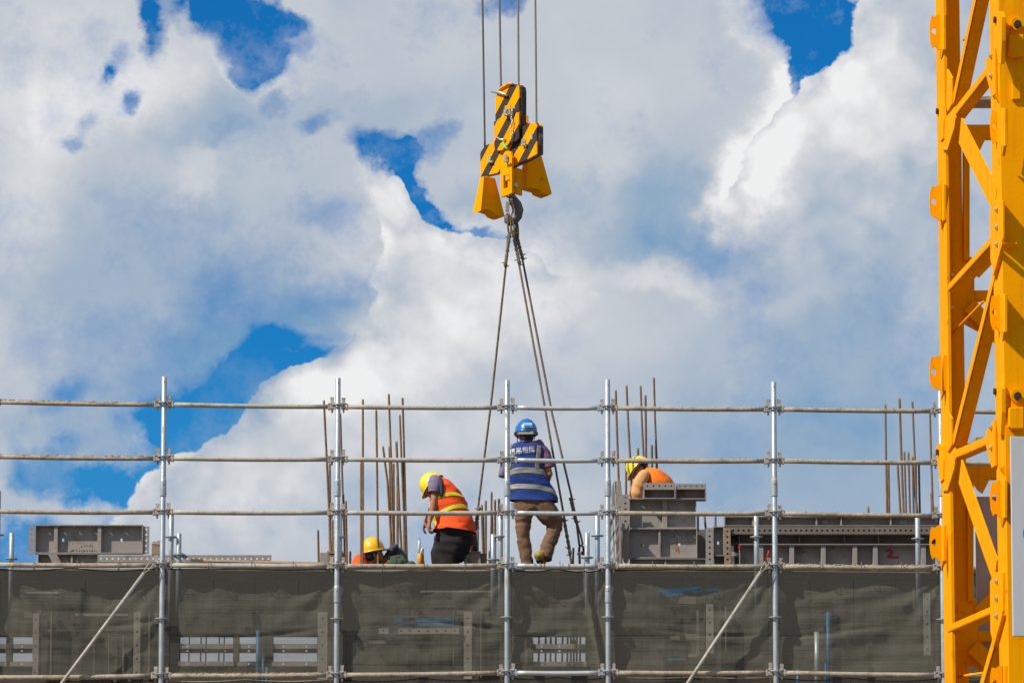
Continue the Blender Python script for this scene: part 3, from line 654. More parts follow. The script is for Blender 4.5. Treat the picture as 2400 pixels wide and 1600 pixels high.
for s in (-1, 0, 1, 2):
    a_, b_ = s*SEC_A, s*SEC_B
    # long bright angle from the near leg (up) down to the far leg
    o1 = -.004
    strut(PL(2350, 560-870+b_+870-870, o1), PL(2234, 236+a_, o1), .085, .10)
    # wide plate diagonal from far leg down to near leg
    strut(PL(2250, 306+a_, o1), PL(2333, 470+b_, o1), .20, 0, name='wide_diagonal')
    # lower bright diagonal
    strut(PL(2222, 675+a_, o1), PL(2330, 556+b_, o1), .055, .11)
    # short diagonal up from the far joint to the gusset
    strut(PL(2234, 268+a_, -.012), PL(2318, 160+b_, -.012), .065, .09)
    # thin rod
    MB().tube([PL(2224, 790+a_, .1), PL(2305, 706+b_, .1)], .010, 8).build('rod', YE, mast)
    MB().tube([PR(2259+6*s, 96+a_, .3), PR(2283+6*s, 64+a_, .3), PR(2301+6*s, 36+a_, .3), PR(2311+6*s, 8+a_, .3), PR(2317+6*s, -30+a_, .3), PR(2316+6*s, -96+a_, .3)], .012, 8).build('bent_rail', YE, mast)
    # gusset on the near leg
    g1 = lplate([(2310, 141+b_), (2322, 124+b_), (2331, 112+b_), (2332, 221+b_), (2324, 227+b_), (2315, 194+b_), (2311, 176+b_)], -.02)
    for v_ in (131, 178): bolt(PL(2324, v_+b_, -.022), NL_, g1, .02, .025)
    g2 = lplate([(2320, 492+b_), (2331, 470+b_), (2350, 470+b_), (2350, 560+b_), (2338, 600+b_), (2330, 646+b_), (2321, 610+b_)], -.016)
    for v_ in (491, 532, 572): bolt(PL(2337, v_+b_, -.018), NL_, g2, .02, .025)
    MB().prism([PL(2346, 569+b_, -.03), PL(2349, 570+b_, -.03), PL(2328, 646+b_, -.03), PL(2324, 644+b_, -.03)], -NL_*.03).build('stiffener', YE, mast)
    # far joint plate
    g3 = lplate([(2221, 270+a_), (2237, 250+a_), (2239, 276+a_), (2236, 300+a_), (2220, 352+a_), (2207, 352+a_), (2207, 290+a_)], -.018)
    lplate([(2219, 162+a_), (2230, 182+a_), (2230, 245+a_), (2221, 262+a_), (2218, 256+a_)], -.018)
    lug = lplate([(2194, 246+a_), (2197, 241+a_), (2203, 241+a_), (2208, 247+a_), (2211, 280+a_), (2210, 325+a_), (2203, 333+a_), (2199, 300+a_), (2194, 270+a_)], -.03, .03, 'lug')
    pin(PL(2198, 261+a_, -.035), NL_, lug)
    lug = lplate([(2331, 36+b_), (2335, 27+b_), (2344, 27+b_), (2348, 40+b_), (2348, 95+b_), (2345, 150+b_), (2338, 150+b_), (2333, 90+b_)], -.03, .03, 'lug')
    pin(PL(2333, 47+b_, -.035), NL_, lug)
    # front face pin lug, block and pad
    fl = MB().disc(PF(2384, 58+b_, .015), NF, .052*1.0, .05, 24)
    fl.prism([PF(2368, 60+b_, .0), PF(2398, 60+b_, .0), PF(2398, 90+b_, .0), PF(2368, 90+b_, .0)], NF*.02).build('lug', YE, mast, .003)
    pin(PF(2384, 58+b_, .045), NF, mast, .026, .03)
    MB().prism([PF(2361, 88+b_, 0), PF(2396, 86+b_, 0), PF(2396, 138+b_, 0), PF(2367, 138+b_, 0), PF(2361, 132+b_, 0)], NF*.06).build('block', YE, mast, .008)
    MB().prism([PF(2370, 195+b_, 0), PF(2391, 194+b_, 0), PF(2391, 236+b_, 0), PF(2370, 236+b_, 0)], NF*.025).build('pad', YE, mast, .008)
    # joint line across the front flange
    MB().prism([PF(2354, 83+b_, .0), PF(2440, 83+b_, .0), PF(2440, 85+b_, .0), PF(2354, 85+b_, .0)], NF*.004).build('joint_strip', M['darkpin'] if False else YE, mast)
    # climbing lugs with a hole
    for k in (0, 1):
        for (uc, vc, sc, c0, off) in ((2203, 75+a_+k*SEC_A/2, 1.0, CA, WL), (2346, 298+b_+k*SEC_B/2, 1.06, CB, 0)):
            yy = 29.15 if c0 is CA else 27.12
            poly = [(2, -42), (-6, -40), (-10, -36), (-17, -38), (-20, -22), (-21, 0), (-19, 24), (-15, 38), (-11, 33), (-6, 36), (-3, 42), (3, 41)]
            hc = (-10.5, -2); hr = 7.6; out = []
            P3 = lambda du, dv, y_: at(uc+du*1.15*sc, vc+dv*sc, y_)
            n = len(poly); mb = MB()
            inner = [(hc[0]+hr*math.cos(2*math.pi*q/n+2.6*0+math.atan2(poly[0][1]-hc[1], poly[0][0]-hc[0])*1), hc[1]+hr*math.sin(2*math.pi*q/n+math.atan2(poly[0][1]-hc[1], poly[0][0]-hc[0]))) for q in range(n)]
            # order inner points like the outline (clockwise on the picture, negative turn)
            a0 = math.atan2(poly[0][1]-hc[1], poly[0][0]-hc[0])
            inner = []
            for (pu, pv) in poly:
                an = math.atan2(pv-hc[1], pu-hc[0]); inner.append((hc[0]+hr*math.cos(an), hc[1]+hr*math.sin(an)))
            th = .018
            for y_, fl_ in ((yy, 0), (yy+th, 1)):
                A_ = [P3(pu, pv, yy)+Vector((0, th*fl_, 0)) for pu, pv in poly]; B_ = [P3(pu, pv, yy)+Vector((0, th*fl_, 0)) for pu, pv in inner]
                mb._add(A_+B_, [((q, (q+1) % n, n+(q+1) % n, n+q) if fl_ else (n+q, n+(q+1) % n, (q+1) % n, q)) for q in range(n)])
            for ring in (poly, inner):
                A_ = [P3(pu, pv, yy) for pu, pv in ring]
                mb._add(A_+[p+Vector((0, th, 0)) for p in A_], [(q, (q+1) % n, n+(q+1) % n, n+q) for q in range(n)])
            tb = mb.build('climbing_lug', YE, mast)
            bm = bmesh.new(); bm.from_mesh(tb.data); bmesh.ops.remove_doubles(bm, verts=bm.verts, dist=1e-5); bmesh.ops.recalc_face_normals(bm, faces=bm.faces); bm.to_mesh(tb.data); bm.free()
            pl = PL if True else None
            MB().prism([PL(uc-1, vc-42*sc, -.02), PL(uc+9, vc-42*sc, -.02), PL(uc+9, vc+42*sc, -.02), PL(uc-1, vc+42*sc, -.02)], -NL_*.02).build('lug_base', YE, mast, .003)
            MB().prism([PL(uc+1, vc+40*sc, -.02), PL(uc+7, vc+40*sc, -.02), PL(uc+3, vc+64*sc, -.004)], -NL_*.02).build('lug_stiffener', YE, mast)
    # members of the rear side, seen through the left side
    def rbox(u0, v0, u1, v1, dep=.08, off=.0, name='rear_beam', m=YE):
        return MB().prism([PR(u0, v0, off), PR(u1, v0, off), PR(u1, v1, off), PR(u0, v1, off)], DL*dep).build(name, m, mast, .004)
    sh = 9*s
    rbox(2240+sh, 292+a_, 2420+sh, 322+a_, .1)
    lplate([(2240+sh, 286+a_), (2253+sh, 286+a_), (2262+sh, 300+a_), (2312+sh, 322+a_), (2294+sh, 358+a_), (2283+sh, 350+a_), (2262+sh, 320+a_), (2240+sh, 320+a_)], .004, .02, plane=PR, nrm=DL)
    rbox(2232+sh, 240+a_, 2420+sh, 250+a_, .06, name='rear_rail')
    MB().prism([PR(2278+sh, 226+a_, 1.2), PR(2420+sh, 226+a_, 1.2), PR(2420+sh, 234+a_, 1.2), PR(2278+sh, 234+a_, 1.2)], DL*.22).build('landing_grating', M['grating'], mast)
    rbox(2259+sh, 330+a_, 2273+sh, 610+a_, .06, .05, 'rear_post')
    lplate([(2240+sh, 602+a_), (2278+sh, 602+a_), (2284+sh, 630+a_), (2284+sh, 724+a_), (2300+sh, 740+a_), (2300+sh, 780+a_), (2262+sh, 760+a_), (2240+sh, 750+a_)], .02, .02, plane=PR, nrm=DL)
    rbox(2284+sh, 680+a_, 2420+sh, 703+a_, .08, .01)
    d0, d1_ = PR(2272+sh, 716+a_, .06), PR(2400+sh, 850+a_, .06)
    MB().beam(d0, d1_, .03, .12, up=(0, 0, 1)).build('rear_diagonal', YE, mast)
    d0, d1_ = PR(2284+sh, 640+a_, .03), PR(2420+sh, 500+a_, .03)
    MB().beam(d0, d1_, .03, .10, up=(0, 0, 1)).build('rear_diagonal', YE, mast)
    for v_ in (644, 683, 722): bolt(PR(2231+6*s, v_+a_, .006), NF, mast, .022, .02)
    bolt(PR(2235+6*s, 233+a_, .006), NF, mast, .026, .03)
    # front and right sides, to the right of the picture
    zf = PF(2353, 530+b_).z; zt_ = PF(2353, 100+b_).z; zn = PF(2353, 530+SEC_B+b_).z
    q0, q1, q2 = CB+DR*.02, CB+DR*(WL-.02), None
    MB().beam(Vector((q0.x, q0.y+.03, zf)), Vector((q1.x, q1.y+.03, zt_)), .03, .14).build('diagonal', YE, mast)
    MB().beam(Vector((q1.x, q1.y+.03, zn+.05)), Vector((q0.x, q0.y+.03, zt_-.35)), .03, .14).build('diagonal', YE, mast)
    r0, r1 = B2-DR*.03, A2-DR*.03
    MB().beam(Vector((r0.x, r0.y, zf)), Vector((r1.x, r1.y, zt_)), .03, .14).build('diagonal', YE, mast)
# signs fixed to the mast
sg = thing('sign_board', 'pale grey sign board with blue emblem on the front of the yellow mast', 'sign', PF(2380, 1250, .05))
MB().prism([PF(2366.5, 1024, .06), PF(2640, 1024, .06), PF(2640, 1491, .06), PF(2372.5, 1491, .06)], NF*.03).build('board', M['sign'], sg, .004)
c = PF(2433, 1250, .092); ring = []
MB().disc(c, NF, .108, .004, 40, .062).build('emblem', M['logo'], sg)
sg2 = thing('sign_board', 'beige sign board behind the mast lattice, shaded side', 'sign', PR(2330, 1300, -.1))
MB().prism([PR(2286, 1163, -.1), PR(2560, 1163, -.1), PR(2560, 1575, -.1), PR(2293, 1575, -.1)], DL*.03).build('board', M['signback'], sg2, .004)

# ---------------------------------------------------------------- hook block, ropes and slings
YH = 42.6
NLh = Vector((-.83, -.557, 0)).normalized(); NRh = Vector((.557, -.83, 0)).normalized()
HC = at(1180, 400, YH)
hb = thing('hook_block', 'yellow crane hook block with black hazard stripes hanging above the workers', 'hook block', HC)
def c2p(x, y): return (1050+x/2.8, y/2.8)
def HP(x, y, off=0.0, n=NLh): return on_plane(*c2p(x, y), HC+n*off, n)
def hplate(poly, off, th, m, name, n=NLh, bev=.006, parent=None):
    return MB().prism([HP(x, y, off, n) for x, y in poly], -n*th).build(name, m, parent or hb, bev)
SM = stripe_mat((2.62*.557, -2.62*.83, -2.95), .30)
lower = [(210, 1010), (216, 992), (240, 957), (300, 930), (460, 845), (545, 803), (572, 812), (582, 826), (582, 1012), (500, 1058), (425, 1088), (340, 1132), (213, 1162)]
hplate(lower, 0, .022, SM, 'cheek_plate')
low2 = [(x+34, y+2) for x, y in lower]; hplate(low2, -.095, .022, M['yellow'], 'cheek_plate')
def inset(poly, f, dx): cx = sum(p[0] for p in poly)/len(poly); cy = sum(p[1] for p in poly)/len(poly); return [(cx+(x-cx)*f+dx, cy+(y-cy)*f) for x, y in poly]
hplate(inset(lower, .95, 20), -.024, .068, M['darkpin'], 'shade_spacer')  # slab added in dark colour so the gap between plates looks shaded
for (x, y) in ((270, 1050), (560, 930)):
    p = HP(x, y, -.03); MB().disc(p-NLh*.02, NLh, .135, .05, 28).build('sheave', M['hook'], hb)
upper = [(310, 800), (308, 660), (322, 615), (345, 582), (405, 550), (440, 552), (462, 566), (466, 600), (466, 830)]
hplate(upper, .03, .022, SM, 'cheek_plate')
up2 = [(x+36, y+4) for x, y in upper]; hplate(up2, -.07, .022, M['yellow'], 'cheek_plate')
hplate(inset(upper, .95, 20), .006, .07, M['darkpin'], 'shade_spacer')  # added dark slab between the upper plates, shade put into its colour
MB().tube([HP(318, 612, .045), HP(345, 580, .05), HP(400, 549, .05), HP(425, 552, .045)], .012, 8).build('guard_bar', M['yellow'], hb)
MB().disc(HP(405, 660, -.02), NLh, .15, .05, 28).build('sheave', M['hook'], hb)
hplate([(300, 800), (350, 770), (440, 735), (463, 742), (463, 905), (450, 925), (395, 948), (352, 988), (330, 990), (303, 975)], .055, .022, SM, 'cheek_plate')
hplate([(468, 760), (519, 757), (520, 815), (468, 845)], -.06, .02, M['yellow'], 'cheek_plate')
# bars and frame details
hplate([(370, 695), (405, 690), (408, 715), (372, 718)], .075, .02, M['yellow'], 'keeper')
MB().tube([HP(285, 602, .03), HP(330, 606, .05), HP(385, 624, .06)], [.012, .02, .016], 8).build('guide_rod', M['bolt'], hb)
MB().tube([HP(318, 900, .07), HP(345, 918, .09), HP(375, 915, .07)], [.009, .012, .012], 8).build('split_pin', M['bolt'], hb)
MB().tube([HP(358, 938, .09), HP(390, 982, .09)], .016, 8).build('tag', M['lime'], hb)
ch = []
pts = [HP(418+4*math.sin(i*1.1), 715+i*13, .085) for i in range(17)]
for i in range(16):
    a, b = pts[i], pts[i+1]; mb = MB(); d = (b-a); sd = (NLh if i % 2 else NRh)*.009
    lp = [a-d*.2+sd*math.cos(t)*1.0 if False else (a+b)/2 + d*.7*math.sin(t)+sd*math.cos(t) for t in [2*math.pi*q/8 for q in range(8)]]
    mb.tube(lp, .0045, 5, closed=True).build('chain_link', M['bolt'], hb)
def pinset(x, y, off, s=1.0):
    p = HP(x, y, off); m_ = MB().disc(p, NLh, .032*s, .02, 12).build('pin_head', M['bolt'], hb)
    MB().disc(HP(x-5, y+26, off+.01), NLh, .014*s, .03, 8).disc(HP(x+14, y+24, off+.01), NLh, .012*s, .03, 8).beam(HP(x-8, y+24, off+.02), HP(x+16, y+20, off+.02), .012, .02).build('bolt', M['bolt'], m_)
pinset(378, 730, .085, 1.0); pinset(275, 1038, .01); pinset(495, 925, .01); pinset(377, 1032, .12)
MB().beam(HP(402, 712, .08), HP(410, 750, .08), .02, .02).beam(HP(402, 712, .08), HP(440, 708, .08), .014, .014).build('shackle', M['bolt'], hb)
hplate([(541, 880), (555, 880), (553, 915), (541, 915)], .006, .01, M['bolt'], 'rating_plate', bev=0)
# swivel head with its window
mb = MB()
fr = [(345, 1100), (352, 1035), (372, 996), (388, 988), (408, 996), (418, 1035), (418, 1100)]
def sw(poly, off, th): mb.prism([HP(x, y, off) for x, y in poly], -NLh*th)
sw(fr, .09, .03); sw([(342, 1100), (362, 1100), (364, 1290), (345, 1295)], .09, .03); sw([(405, 1100), (418, 1100), (418, 1268), (406, 1270)], .09, .03)
sw([(362, 1100), (405, 1100), (405, 1148), (362, 1152)], .09, .03); sw([(362, 1240), (405, 1225), (405, 1275), (362, 1290)], .09, .03)
sw([(362, 1190), (405, 1175), (405, 1232), (362, 1245)], .03, .02)
mb.build('swivel_frame', M['yellow'], hb, .004)
hplate([(418, 1085), (468, 1105), (492, 1112), (488, 1284), (468, 1280), (416, 1264)], .0, .02, M['yellow'], 'swivel_side', n=NRh)
hplate([(380, 1085), (418, 1090), (418, 1270), (380, 1290)], -.04, .02, M['yellow'], 'swivel_side')
MB().disc(HP(440, 1215, .02, NRh), NRh, .024, .05, 12).build('bolt', M['bolt'], hb)
# standing feet: flared plates
def foot(front, shift, sh2):
    A = [HP(x, y, 0, NRh) for x, y in front]; zt = max(p.z for p in A); zb_ = min(p.z for p in A)
    Bk = [p - NRh*(.08+.10*(zt-p.z)/(zt-zb_)) - Vector((0, 0, -.0)) for p in A]; n = len(A); mb = MB()
    mb._add(A+Bk, [tuple(range(n)), tuple(range(2*n-1, n-1, -1))]+[(i, i+n, (i+1) % n+n, (i+1) % n) for i in range(n)])
    o = mb.build('foot_plate', M['yellow'], hb, .006)
    return o
foot([(236, 1155), (310, 1168), (374, 1420), (350, 1423), (312, 1408), (292, 1388), (240, 1372), (214, 1384)], 0, 0)
foot([(526, 1006), (616, 1026), (683, 1270), (666, 1283), (612, 1263), (600, 1246), (538, 1230), (514, 1240)], 0, 0)
# hook
def k2p(x, y): return (1140+x/7.125, 440+y/7.125)
def KP(x, y, off=0.0): return on_plane(*k2p(x, y), HC+Vector((0, -off, 0)), (0.25, -.97, 0))
hk = MB().tube([KP(415, 95), KP(428, 150), KP(448, 215), KP(500, 285), KP(525, 370), KP(505, 470), KP(455, 545), KP(395, 580), KP(352, 555), KP(345, 490), KP(352, 430)],
          [.036, .042, .058, (.064, .06), (.066, .066), (.062, .066), (.055, .06), (.047, .052), (.038, .042), (.030, .032), (.016, .016)], 16)
hk.build('hook', M['hook'], hb)
MB().tube([KP(470, 230, -.03), KP(560, 300, -.03), KP(578, 400, -.03), KP(545, 500, -.03), KP(480, 590, -.03)], [.014, .022, .026, .024, .016], 10).build('hook_rim', M['hook'], hb)
MB().beam(KP(355, 235, .02), KP(350, 405, .02), .045, .02, up=(0, 1, 0)).build('safety_latch', M['form'], hb, .004)
MB().disc(KP(400, 120), (0, 0, 1), .05, .05, 12).build('hook_nut', M['hook'], hb)
# hoist ropes
HL = ['hoist rope falling to the left foot of the hook block, leftmost of four', 'second hoist rope from the left, entering the top of the hook block', 'third hoist rope from the left, entering the top of the hook block', 'rightmost hoist rope, falling to the right sheave of the hook block']
for i, ((x0, y0), (x1, y1), off) in enumerate([((226, 0), (242, 965), 0), ((338, 0), (348, 620), .02), ((460, 0), (464, 620), .02), ((573, 0), (581, 850), -.03)]):
    a = HP(x1, y1, off-.03); tp = at(*c2p(x0, y0), YH); d = (tp-a); b = a+d*3.2
    n = 60; mb = MB().tube([a.lerp(b, j/n) for j in range(n+1)], .0115, 8)
    tag(mb.build('hoist_rope', M['rope']), HL[i], 'wire rope', 'hoist ropes above the hook block')
# slings
def sling(pts, label, low_knot=None, tail=None):
    P_ = [at(u, v, y) for u, v, y in pts]
    root = thing('lifting_sling', label, 'sling', P_[-1], 'wire slings hanging from the hook')
    dense = []
    for a, b in zip(P_[:-1], P_[1:]):
        for j in range(8): dense.append(a.lerp(b, j/8))
    dense.append(P_[-1])
    MB().tube(dense, .0125, 8).build('rope', M['sling'], root)
    return root, P_
def eye(root, c0, c1, w, r=.011):
    a, b = c0, c1; m_ = (a+b)/2; sd = Vector((1, 0, 0))*w
    pts = [b] + [b.lerp(a, t)-sd*math.sin(math.pi*min(1, t*1.0))**.7 for t in (.2, .4, .6, .8)] + [a] + [a.lerp(b, t)+sd*math.sin(math.pi*t)**.7 for t in (.2, .4, .6, .8)]
    MB().tube(pts, r, 8, closed=True).build('eye', M['sling'], root)
def splice(root, a, b, r=.021):
    n = 14; mb = MB(); pts = [a.lerp(b, i/n) for i in range(n+1)]
    mb.tube(pts, [r*(.75+.3*(i % 2)+.1*math.sin(i*2.1)) for i in range(n+1)], 8)
    rn = random.Random(int(a.x*1000)); d = (b-a).normalized()
    for t in (.1, .85, 1.0):
        p = a.lerp(b, t); mb.tube([p, p+Vector((rn.choice((-1, 1))*.05, -.01, rn.uniform(-.02, .03)))], [.012, .003], 5)
    mb.build('splice', M['sling'], root)
s1, P_ = sling([(1191, 550, YH), (1187, 610, YH), (1151, 944, 42.8), (1121, 1185, 43), (1116, 1215, 43)], 'left wire sling leg, from the hook down behind the orange vested worker')
eye(s1, at(1193, 500, YH-.05), at(1195, 556, YH), .018); splice(s1, at(1194, 550, YH), at(1184, 626, YH)); splice(s1, at(1123, 1188, 43), at(1113, 1243, 43), .024)
for (u, v) in ((1103, 1316), (1108, 1318), (1114, 1316), (1119, 1318)):
    MB().tube([at(1114, 1238, 43), at((1114+u)/2+1, 1275, 43), at(u, v+12, 43)], .011, 6).build('strand', M['sling'], s1)
s2, P_ = sling([(1204, 540, YH+.05), (1217, 622, YH+.05), (1286, 1005, 42.3), (1322, 1210, 42.3), (1341, 1330, 42.3)], 'middle wire sling leg, running from the hook past the blue vested worker')
eye(s2, at(1198, 508, YH-.04), at(1205, 560, YH), .016); splice(s2, at(1203, 548, YH+.05), at(1218, 620, YH+.05)); splice(s2, at(1321, 1212, 42.3), at(1337, 1300, 42.3), .02)
s3, P_ = sling([(1212, 550, YH+.1), (1225, 610, YH+.1), (1294, 969, 42.6), (1340, 1165, 42.5), (1350, 1215, 42.5), (1358, 1278, 42.5)], 'right wire sling leg ending in a shackle beside a short scaffold post')
eye(s3, at(1211, 515, YH+.05), at(1213, 570, YH+.1), .012); splice(s3, at(1211, 552, YH+.1), at(1225, 608, YH+.1)); splice(s3, at(1337, 1165, 42.5), at(1351, 1225, 42.5), .022)
MB().tube([at(1351, 1220, 42.5), at(1360, 1250, 42.5), at(1366, 1276, 42.5)], .011, 8).build('strand', M['sling'], s3)
MB().tube([at(1357, 1293, 42.5), at(1358, 1281, 42.5), at(1362, 1277, 42.5), at(1367, 1281, 42.5), at(1368, 1293, 42.5)], .013, 8).build('shackle', M['darkpin'], s3)
MB().ball(at(1357, 1297, 42.5), .022).build('shackle_bolt', M['bolt'], s3); MB().tube([at(1365, 1291, 42.5), at(1367, 1300, 42.5)], .02, 8).build('red_collar', M['red'], s3)
MB().tube([at(1358, 1297, 42.5), at(1359, 1330, 42.5)], .014, 8).build('strand', M['rust'], s3)

# ---------------------------------------------------------------- metal formwork stacked on the deck
def scribble(rows, Y, parent, m='ink', seed=1, r=.0022):
    rn = random.Random(seed); mb = MB()
    for (u0, u1, v) in rows:
        u = u0
        while u < u1:
            n = rn.randint(3, 5); w_ = rn.uniform(3, 6); pts = [at(u+w_*j/n+rn.uniform(-.6, .6), v+rn.uniform(-3, 3), Y) for j in range(n)]
            mb.tube(pts, r, 4); u += w_+rn.uniform(.5, 2.5)
    return mb.build('marker_writing', M[m], parent)
def fpanel(u0, v0, u1, v1, Y, label, ribs=(), depth=.09, m='form', rib_m=None, holes_top=True, ends=(), slots=(), group=None, sink=False, ft=2.2, rw=9):
    p0, p1 = at(u0, v1, Y), at(u1, v0, Y); x0, x1, z0, z1 = p0.x, p1.x, p0.z, p1.z
    t = thing('aluminium_form', label, 'formwork panel', (x0, Y, z0), group); th = ft/212
    # back plate, with its tie slots left open
    xs = sorted([(at(u, v, Y+depth).x, at(u, v, Y+depth).z) for u, v in slots]); mb = MB(); x = x0
    for sx_, sz_ in xs:
        mb.box((x, Y+depth-.005, z0), (sx_-.011, Y+depth, z1)); mb.box((sx_-.011, Y+depth-.005, z0), (sx_+.011, Y+depth, sz_-.017)); mb.box((sx_-.011, Y+depth-.005, sz_+.017), (sx_+.011, Y+depth, z1)); x = sx_+.011
    mb.box((x, Y+depth-.005, z0), (x1, Y+depth, z1)); mb.build('face_sheet', M[m], t)
    def flange(za, zb_, hol):
        if hol and x1-x0 > .3:
            n = int((x1-x0)/.16); L = x1-x0
            mb = MB().holed((x0, Y, za), X, N, Z, L, depth-.006, zb_-za, [(i+.5)*L/n for i in range(n)], .012); mb.build('flange', M[m], t)
        else: MB().box((x0, Y, za), (x1, Y+depth-.006, zb_)).build('flange', M[m], t)
    flange(z1-th, z1, holes_top); flange(z0, z0+th, False)
    for xx in (x0, x1-th): MB().box((xx, Y+.001, z0+th), (xx+th, Y+depth-.006, z1-th)).build('flange', M[m], t)
    for u in ribs:
        c_ = at(u, v0, Y).x; w_ = rw/212/2
        MB().box((c_-w_, Y+.018, z0+th+.001), (c_+w_, Y+depth-.006, z1-th-.001)).build('rib', M[rib_m or m], t, .003)
    for (ua, ub) in ends:                          # perforated angle standing out at the end
        o = Vector((at(ua, v0, Y).x, Y+.02, z0-.005)); H = z1-z0-.01; W_ = at(ub, v0, Y).x-o.x
        n = max(2, int(H/.055)); MB().holed(o, Z, X, N, H, W_, .006, [(i+.5)*H/n for i in range(n)], .012).build('end_angle', M[m], t)
    return t
def rail(u0, u1, v0, v1, Y, label, pitch=.06, m='form', vertical=False, r=.0125, lip=.06, group='perforated formwork rails', back=True):
    p0, p1 = at(u0, v1, Y), at(u1, v0, Y); t = thing('perforated_rail', label, 'formwork rail', p0, group); L, H = (p1-p0).x, (p1-p0).z  # formwork rail with a row of holes in its web
    if vertical:
        n = max(1, int(H/pitch)); MB().holed(p0, Z, X, N, H, L, .006, [(i+.5)*H/n for i in range(n)], r).build('web', M[m], t)
        for dx in (0, L-.006): MB().box(p0+Vector((dx, .006, 0)), p0+Vector((dx+.006, lip, H))).build('lip', M[m], t)
    else:
        n = max(1, int(L/pitch)); MB().holed(p0, X, Z, N, L, H, .006, [(i+.5)*L/n for i in range(n)], r).build('web', M[m], t)
        for dz in (0, H-.006): MB().box(p0+Vector((0, .006, dz)), p0+Vector((L, lip, dz+.006))).build('lip', M[m], t)
    if back: MB().box(p0+Vector((.006, lip-.008, .006)), p0+Vector((L-.006, lip, H-.006))).build('backing', M['form_dark'], t)  # dark sheet added behind the holes so they look shaded
    return t
GP = 'grey formwork panels stacked on the deck'
YD = 42.25
t = fpanel(81, 1229, 335, 1296, YD, 'long grey formwork panel lying on the deck at the left, with black marker writing', ribs=(131, 233), ends=((67, 81), (335, 350)), slots=((148, 1265), (285, 1265)), group=GP)
scribble([(190, 220, 1278), (163, 225, 1290)], YD+.083, t, seed=3)
rail(230, 636, 1300, 1317, YD-.08, 'long perforated rail lying under the left formwork panel and past the first upright', .062, back=False)
t = fpanel(88, 1297, 230, 1322, YD-.04, 'shallow formwork piece lying under the left panel', ribs=(128, 168), ft=1.6, group=GP, rw=5)
MB().prism([at(112, 1297, YD-.1), at(132, 1297, YD-.1), at(145, 1320, YD-.1), at(124, 1320, YD-.1)], N*.03).build('corner_bracket', M['form'], t)
bx = thing('formwork_box', 'small dark formwork box with a notched corner, left of the first upright', 'formwork box', at(355, 1300, YD))
MB().box(at(355, 1299, YD), at(376, 1274, YD)+Vector((0, .1, 0))).build('box', M['form_rust'], bx, .003); MB().box(at(369, 1276, YD-.01), at(378, 1266, YD-.01)+Vector((0, .05, 0))).build('tab', M['form'], bx)
MB().prism([at(355, 1274, YD-.003), at(377, 1274, YD-.003), at(377, 1270, YD+.1), at(360, 1270, YD+.1)], Z*.008).build('lid', M['form'], bx)
tb = MB().beam(at(447, 1312, 41.6), at(760, 1320, 41.6), .05, .022).build('timber_strip', M['wood']); tag(tb, 'pale orange timber strip lying along the deck edge, second bay from the left', 'timber strip')
br_ = MB().prism([at(405, 1298, YD-.1), at(419, 1292, YD-.1), at(434, 1297, YD-.1), at(434, 1300, YD-.1), at(405, 1300, YD-.1)], N*.05).build('angle_offcut', M['form']); tag(br_, 'small triangular metal offcut lying on the long perforated rail', 'metal offcut')
ob = thing('formwork_box', 'pair of small rusty formwork boxes behind the second upright', 'formwork box', at(770, 1316, YD))
MB().box(at(750, 1320, YD), at(768, 1294, YD)+Vector((0, .09, 0))).build('box', M['form'], ob, .003)
for (a, b, c_, d) in ((767, 1291, 771, 1320), (767, 1291, 806, 1296), (783, 1291, 787, 1320)): MB().box(at(a, d, YD-.02), at(c_, b, YD-.02)+Vector((0, .12, 0))).build('plate', M['form_rust'], ob)
MB().box(at(792, 1320, YD), at(810, 1297, YD)+Vector((0, .1, 0))).build('box', M['form_rust'], ob, .003)
# right hand stack
fpanel(1474, 1167, 1632, 1237, YD+.1, 'middle panel of the formwork stack, below the orange shirted worker', ribs=(1558,), rw=12, group=GP, slots=())
t = fpanel(1474, 1237, 1634, 1307, YD, 'lower panel of the formwork stack, with a rusty smear round its tie hole', ribs=(1546,), rw=5, slots=((1504, 1277), (1592, 1276)), group=GP)
MB().prism([at(1584, 1270, YD+.083), at(1588, 1268, YD+.083), at(1592, 1290, YD+.083), at(1589, 1296, YD+.083), at(1586, 1286, YD+.083), at(1582, 1294, YD+.083)], -N*.002).build('rust_smear', M['rust'], t)
scribble([(1545, 1600, 1252), (1560, 1590, 1258)], YD+.083, t, seed=9)
t = fpanel(1476, 1308, 1655, 1325, YD-.02, 'shallow dark formwork piece at the foot of the stack', ribs=(1560,), rw=4, ft=1.5, m='form', group=GP)
def topbox(u0, u1, v0, vm, v1, Y, lab, nh):
    t = thing('aluminium_form', lab, 'formwork panel', at(u0, v1, Y), GP)
    p0, p1 = at(u0, vm, Y), at(u1, v0, Y); L, H = (p1-p0).x, (p1-p0).z
    MB().holed(p0, X, Z, N, L, H, .006, [(i+.7)*L/(nh+.4) for i in range(nh)], .011).build('web', M['form'], t)
    MB().box(Vector((p0.x+.012, Y+.02, p0.z)), Vector((p1.x-.012, Y+.026, p1.z-.002))).build('backing', M['form_dark'], t)
    q = at(u0, v1, Y); MB().box(q, Vector((p1.x, Y+.16, q.z+.01))).build('flange', M['form'], t); MB().box(Vector((p0.x, Y, p0.z-.008)), Vector((p1.x, Y+.16, p0.z))).build('flange', M['form'], t)
    MB().box(Vector((q.x, Y+.15, q.z+.01)), Vector((p1.x, Y+.16, p0.z-.008))).build('face_sheet', M['form'], t)
    for xx in (q.x, p1.x-.012): MB().box(Vector((xx, Y+.001, q.z+.01)), Vector((xx+.012, Y+.15, p0.z-.008))).build('flange', M['form'], t)
    return t
topbox(1508, 1583, 1131, 1145, 1168, YD+.02, 'small formwork box with five holes on top of the stack, under the worker in orange', 5)
topbox(1584, 1655, 1133, 1144, 1169, YD+.06, 'formwork box overhanging the right end of the stack top', 5)
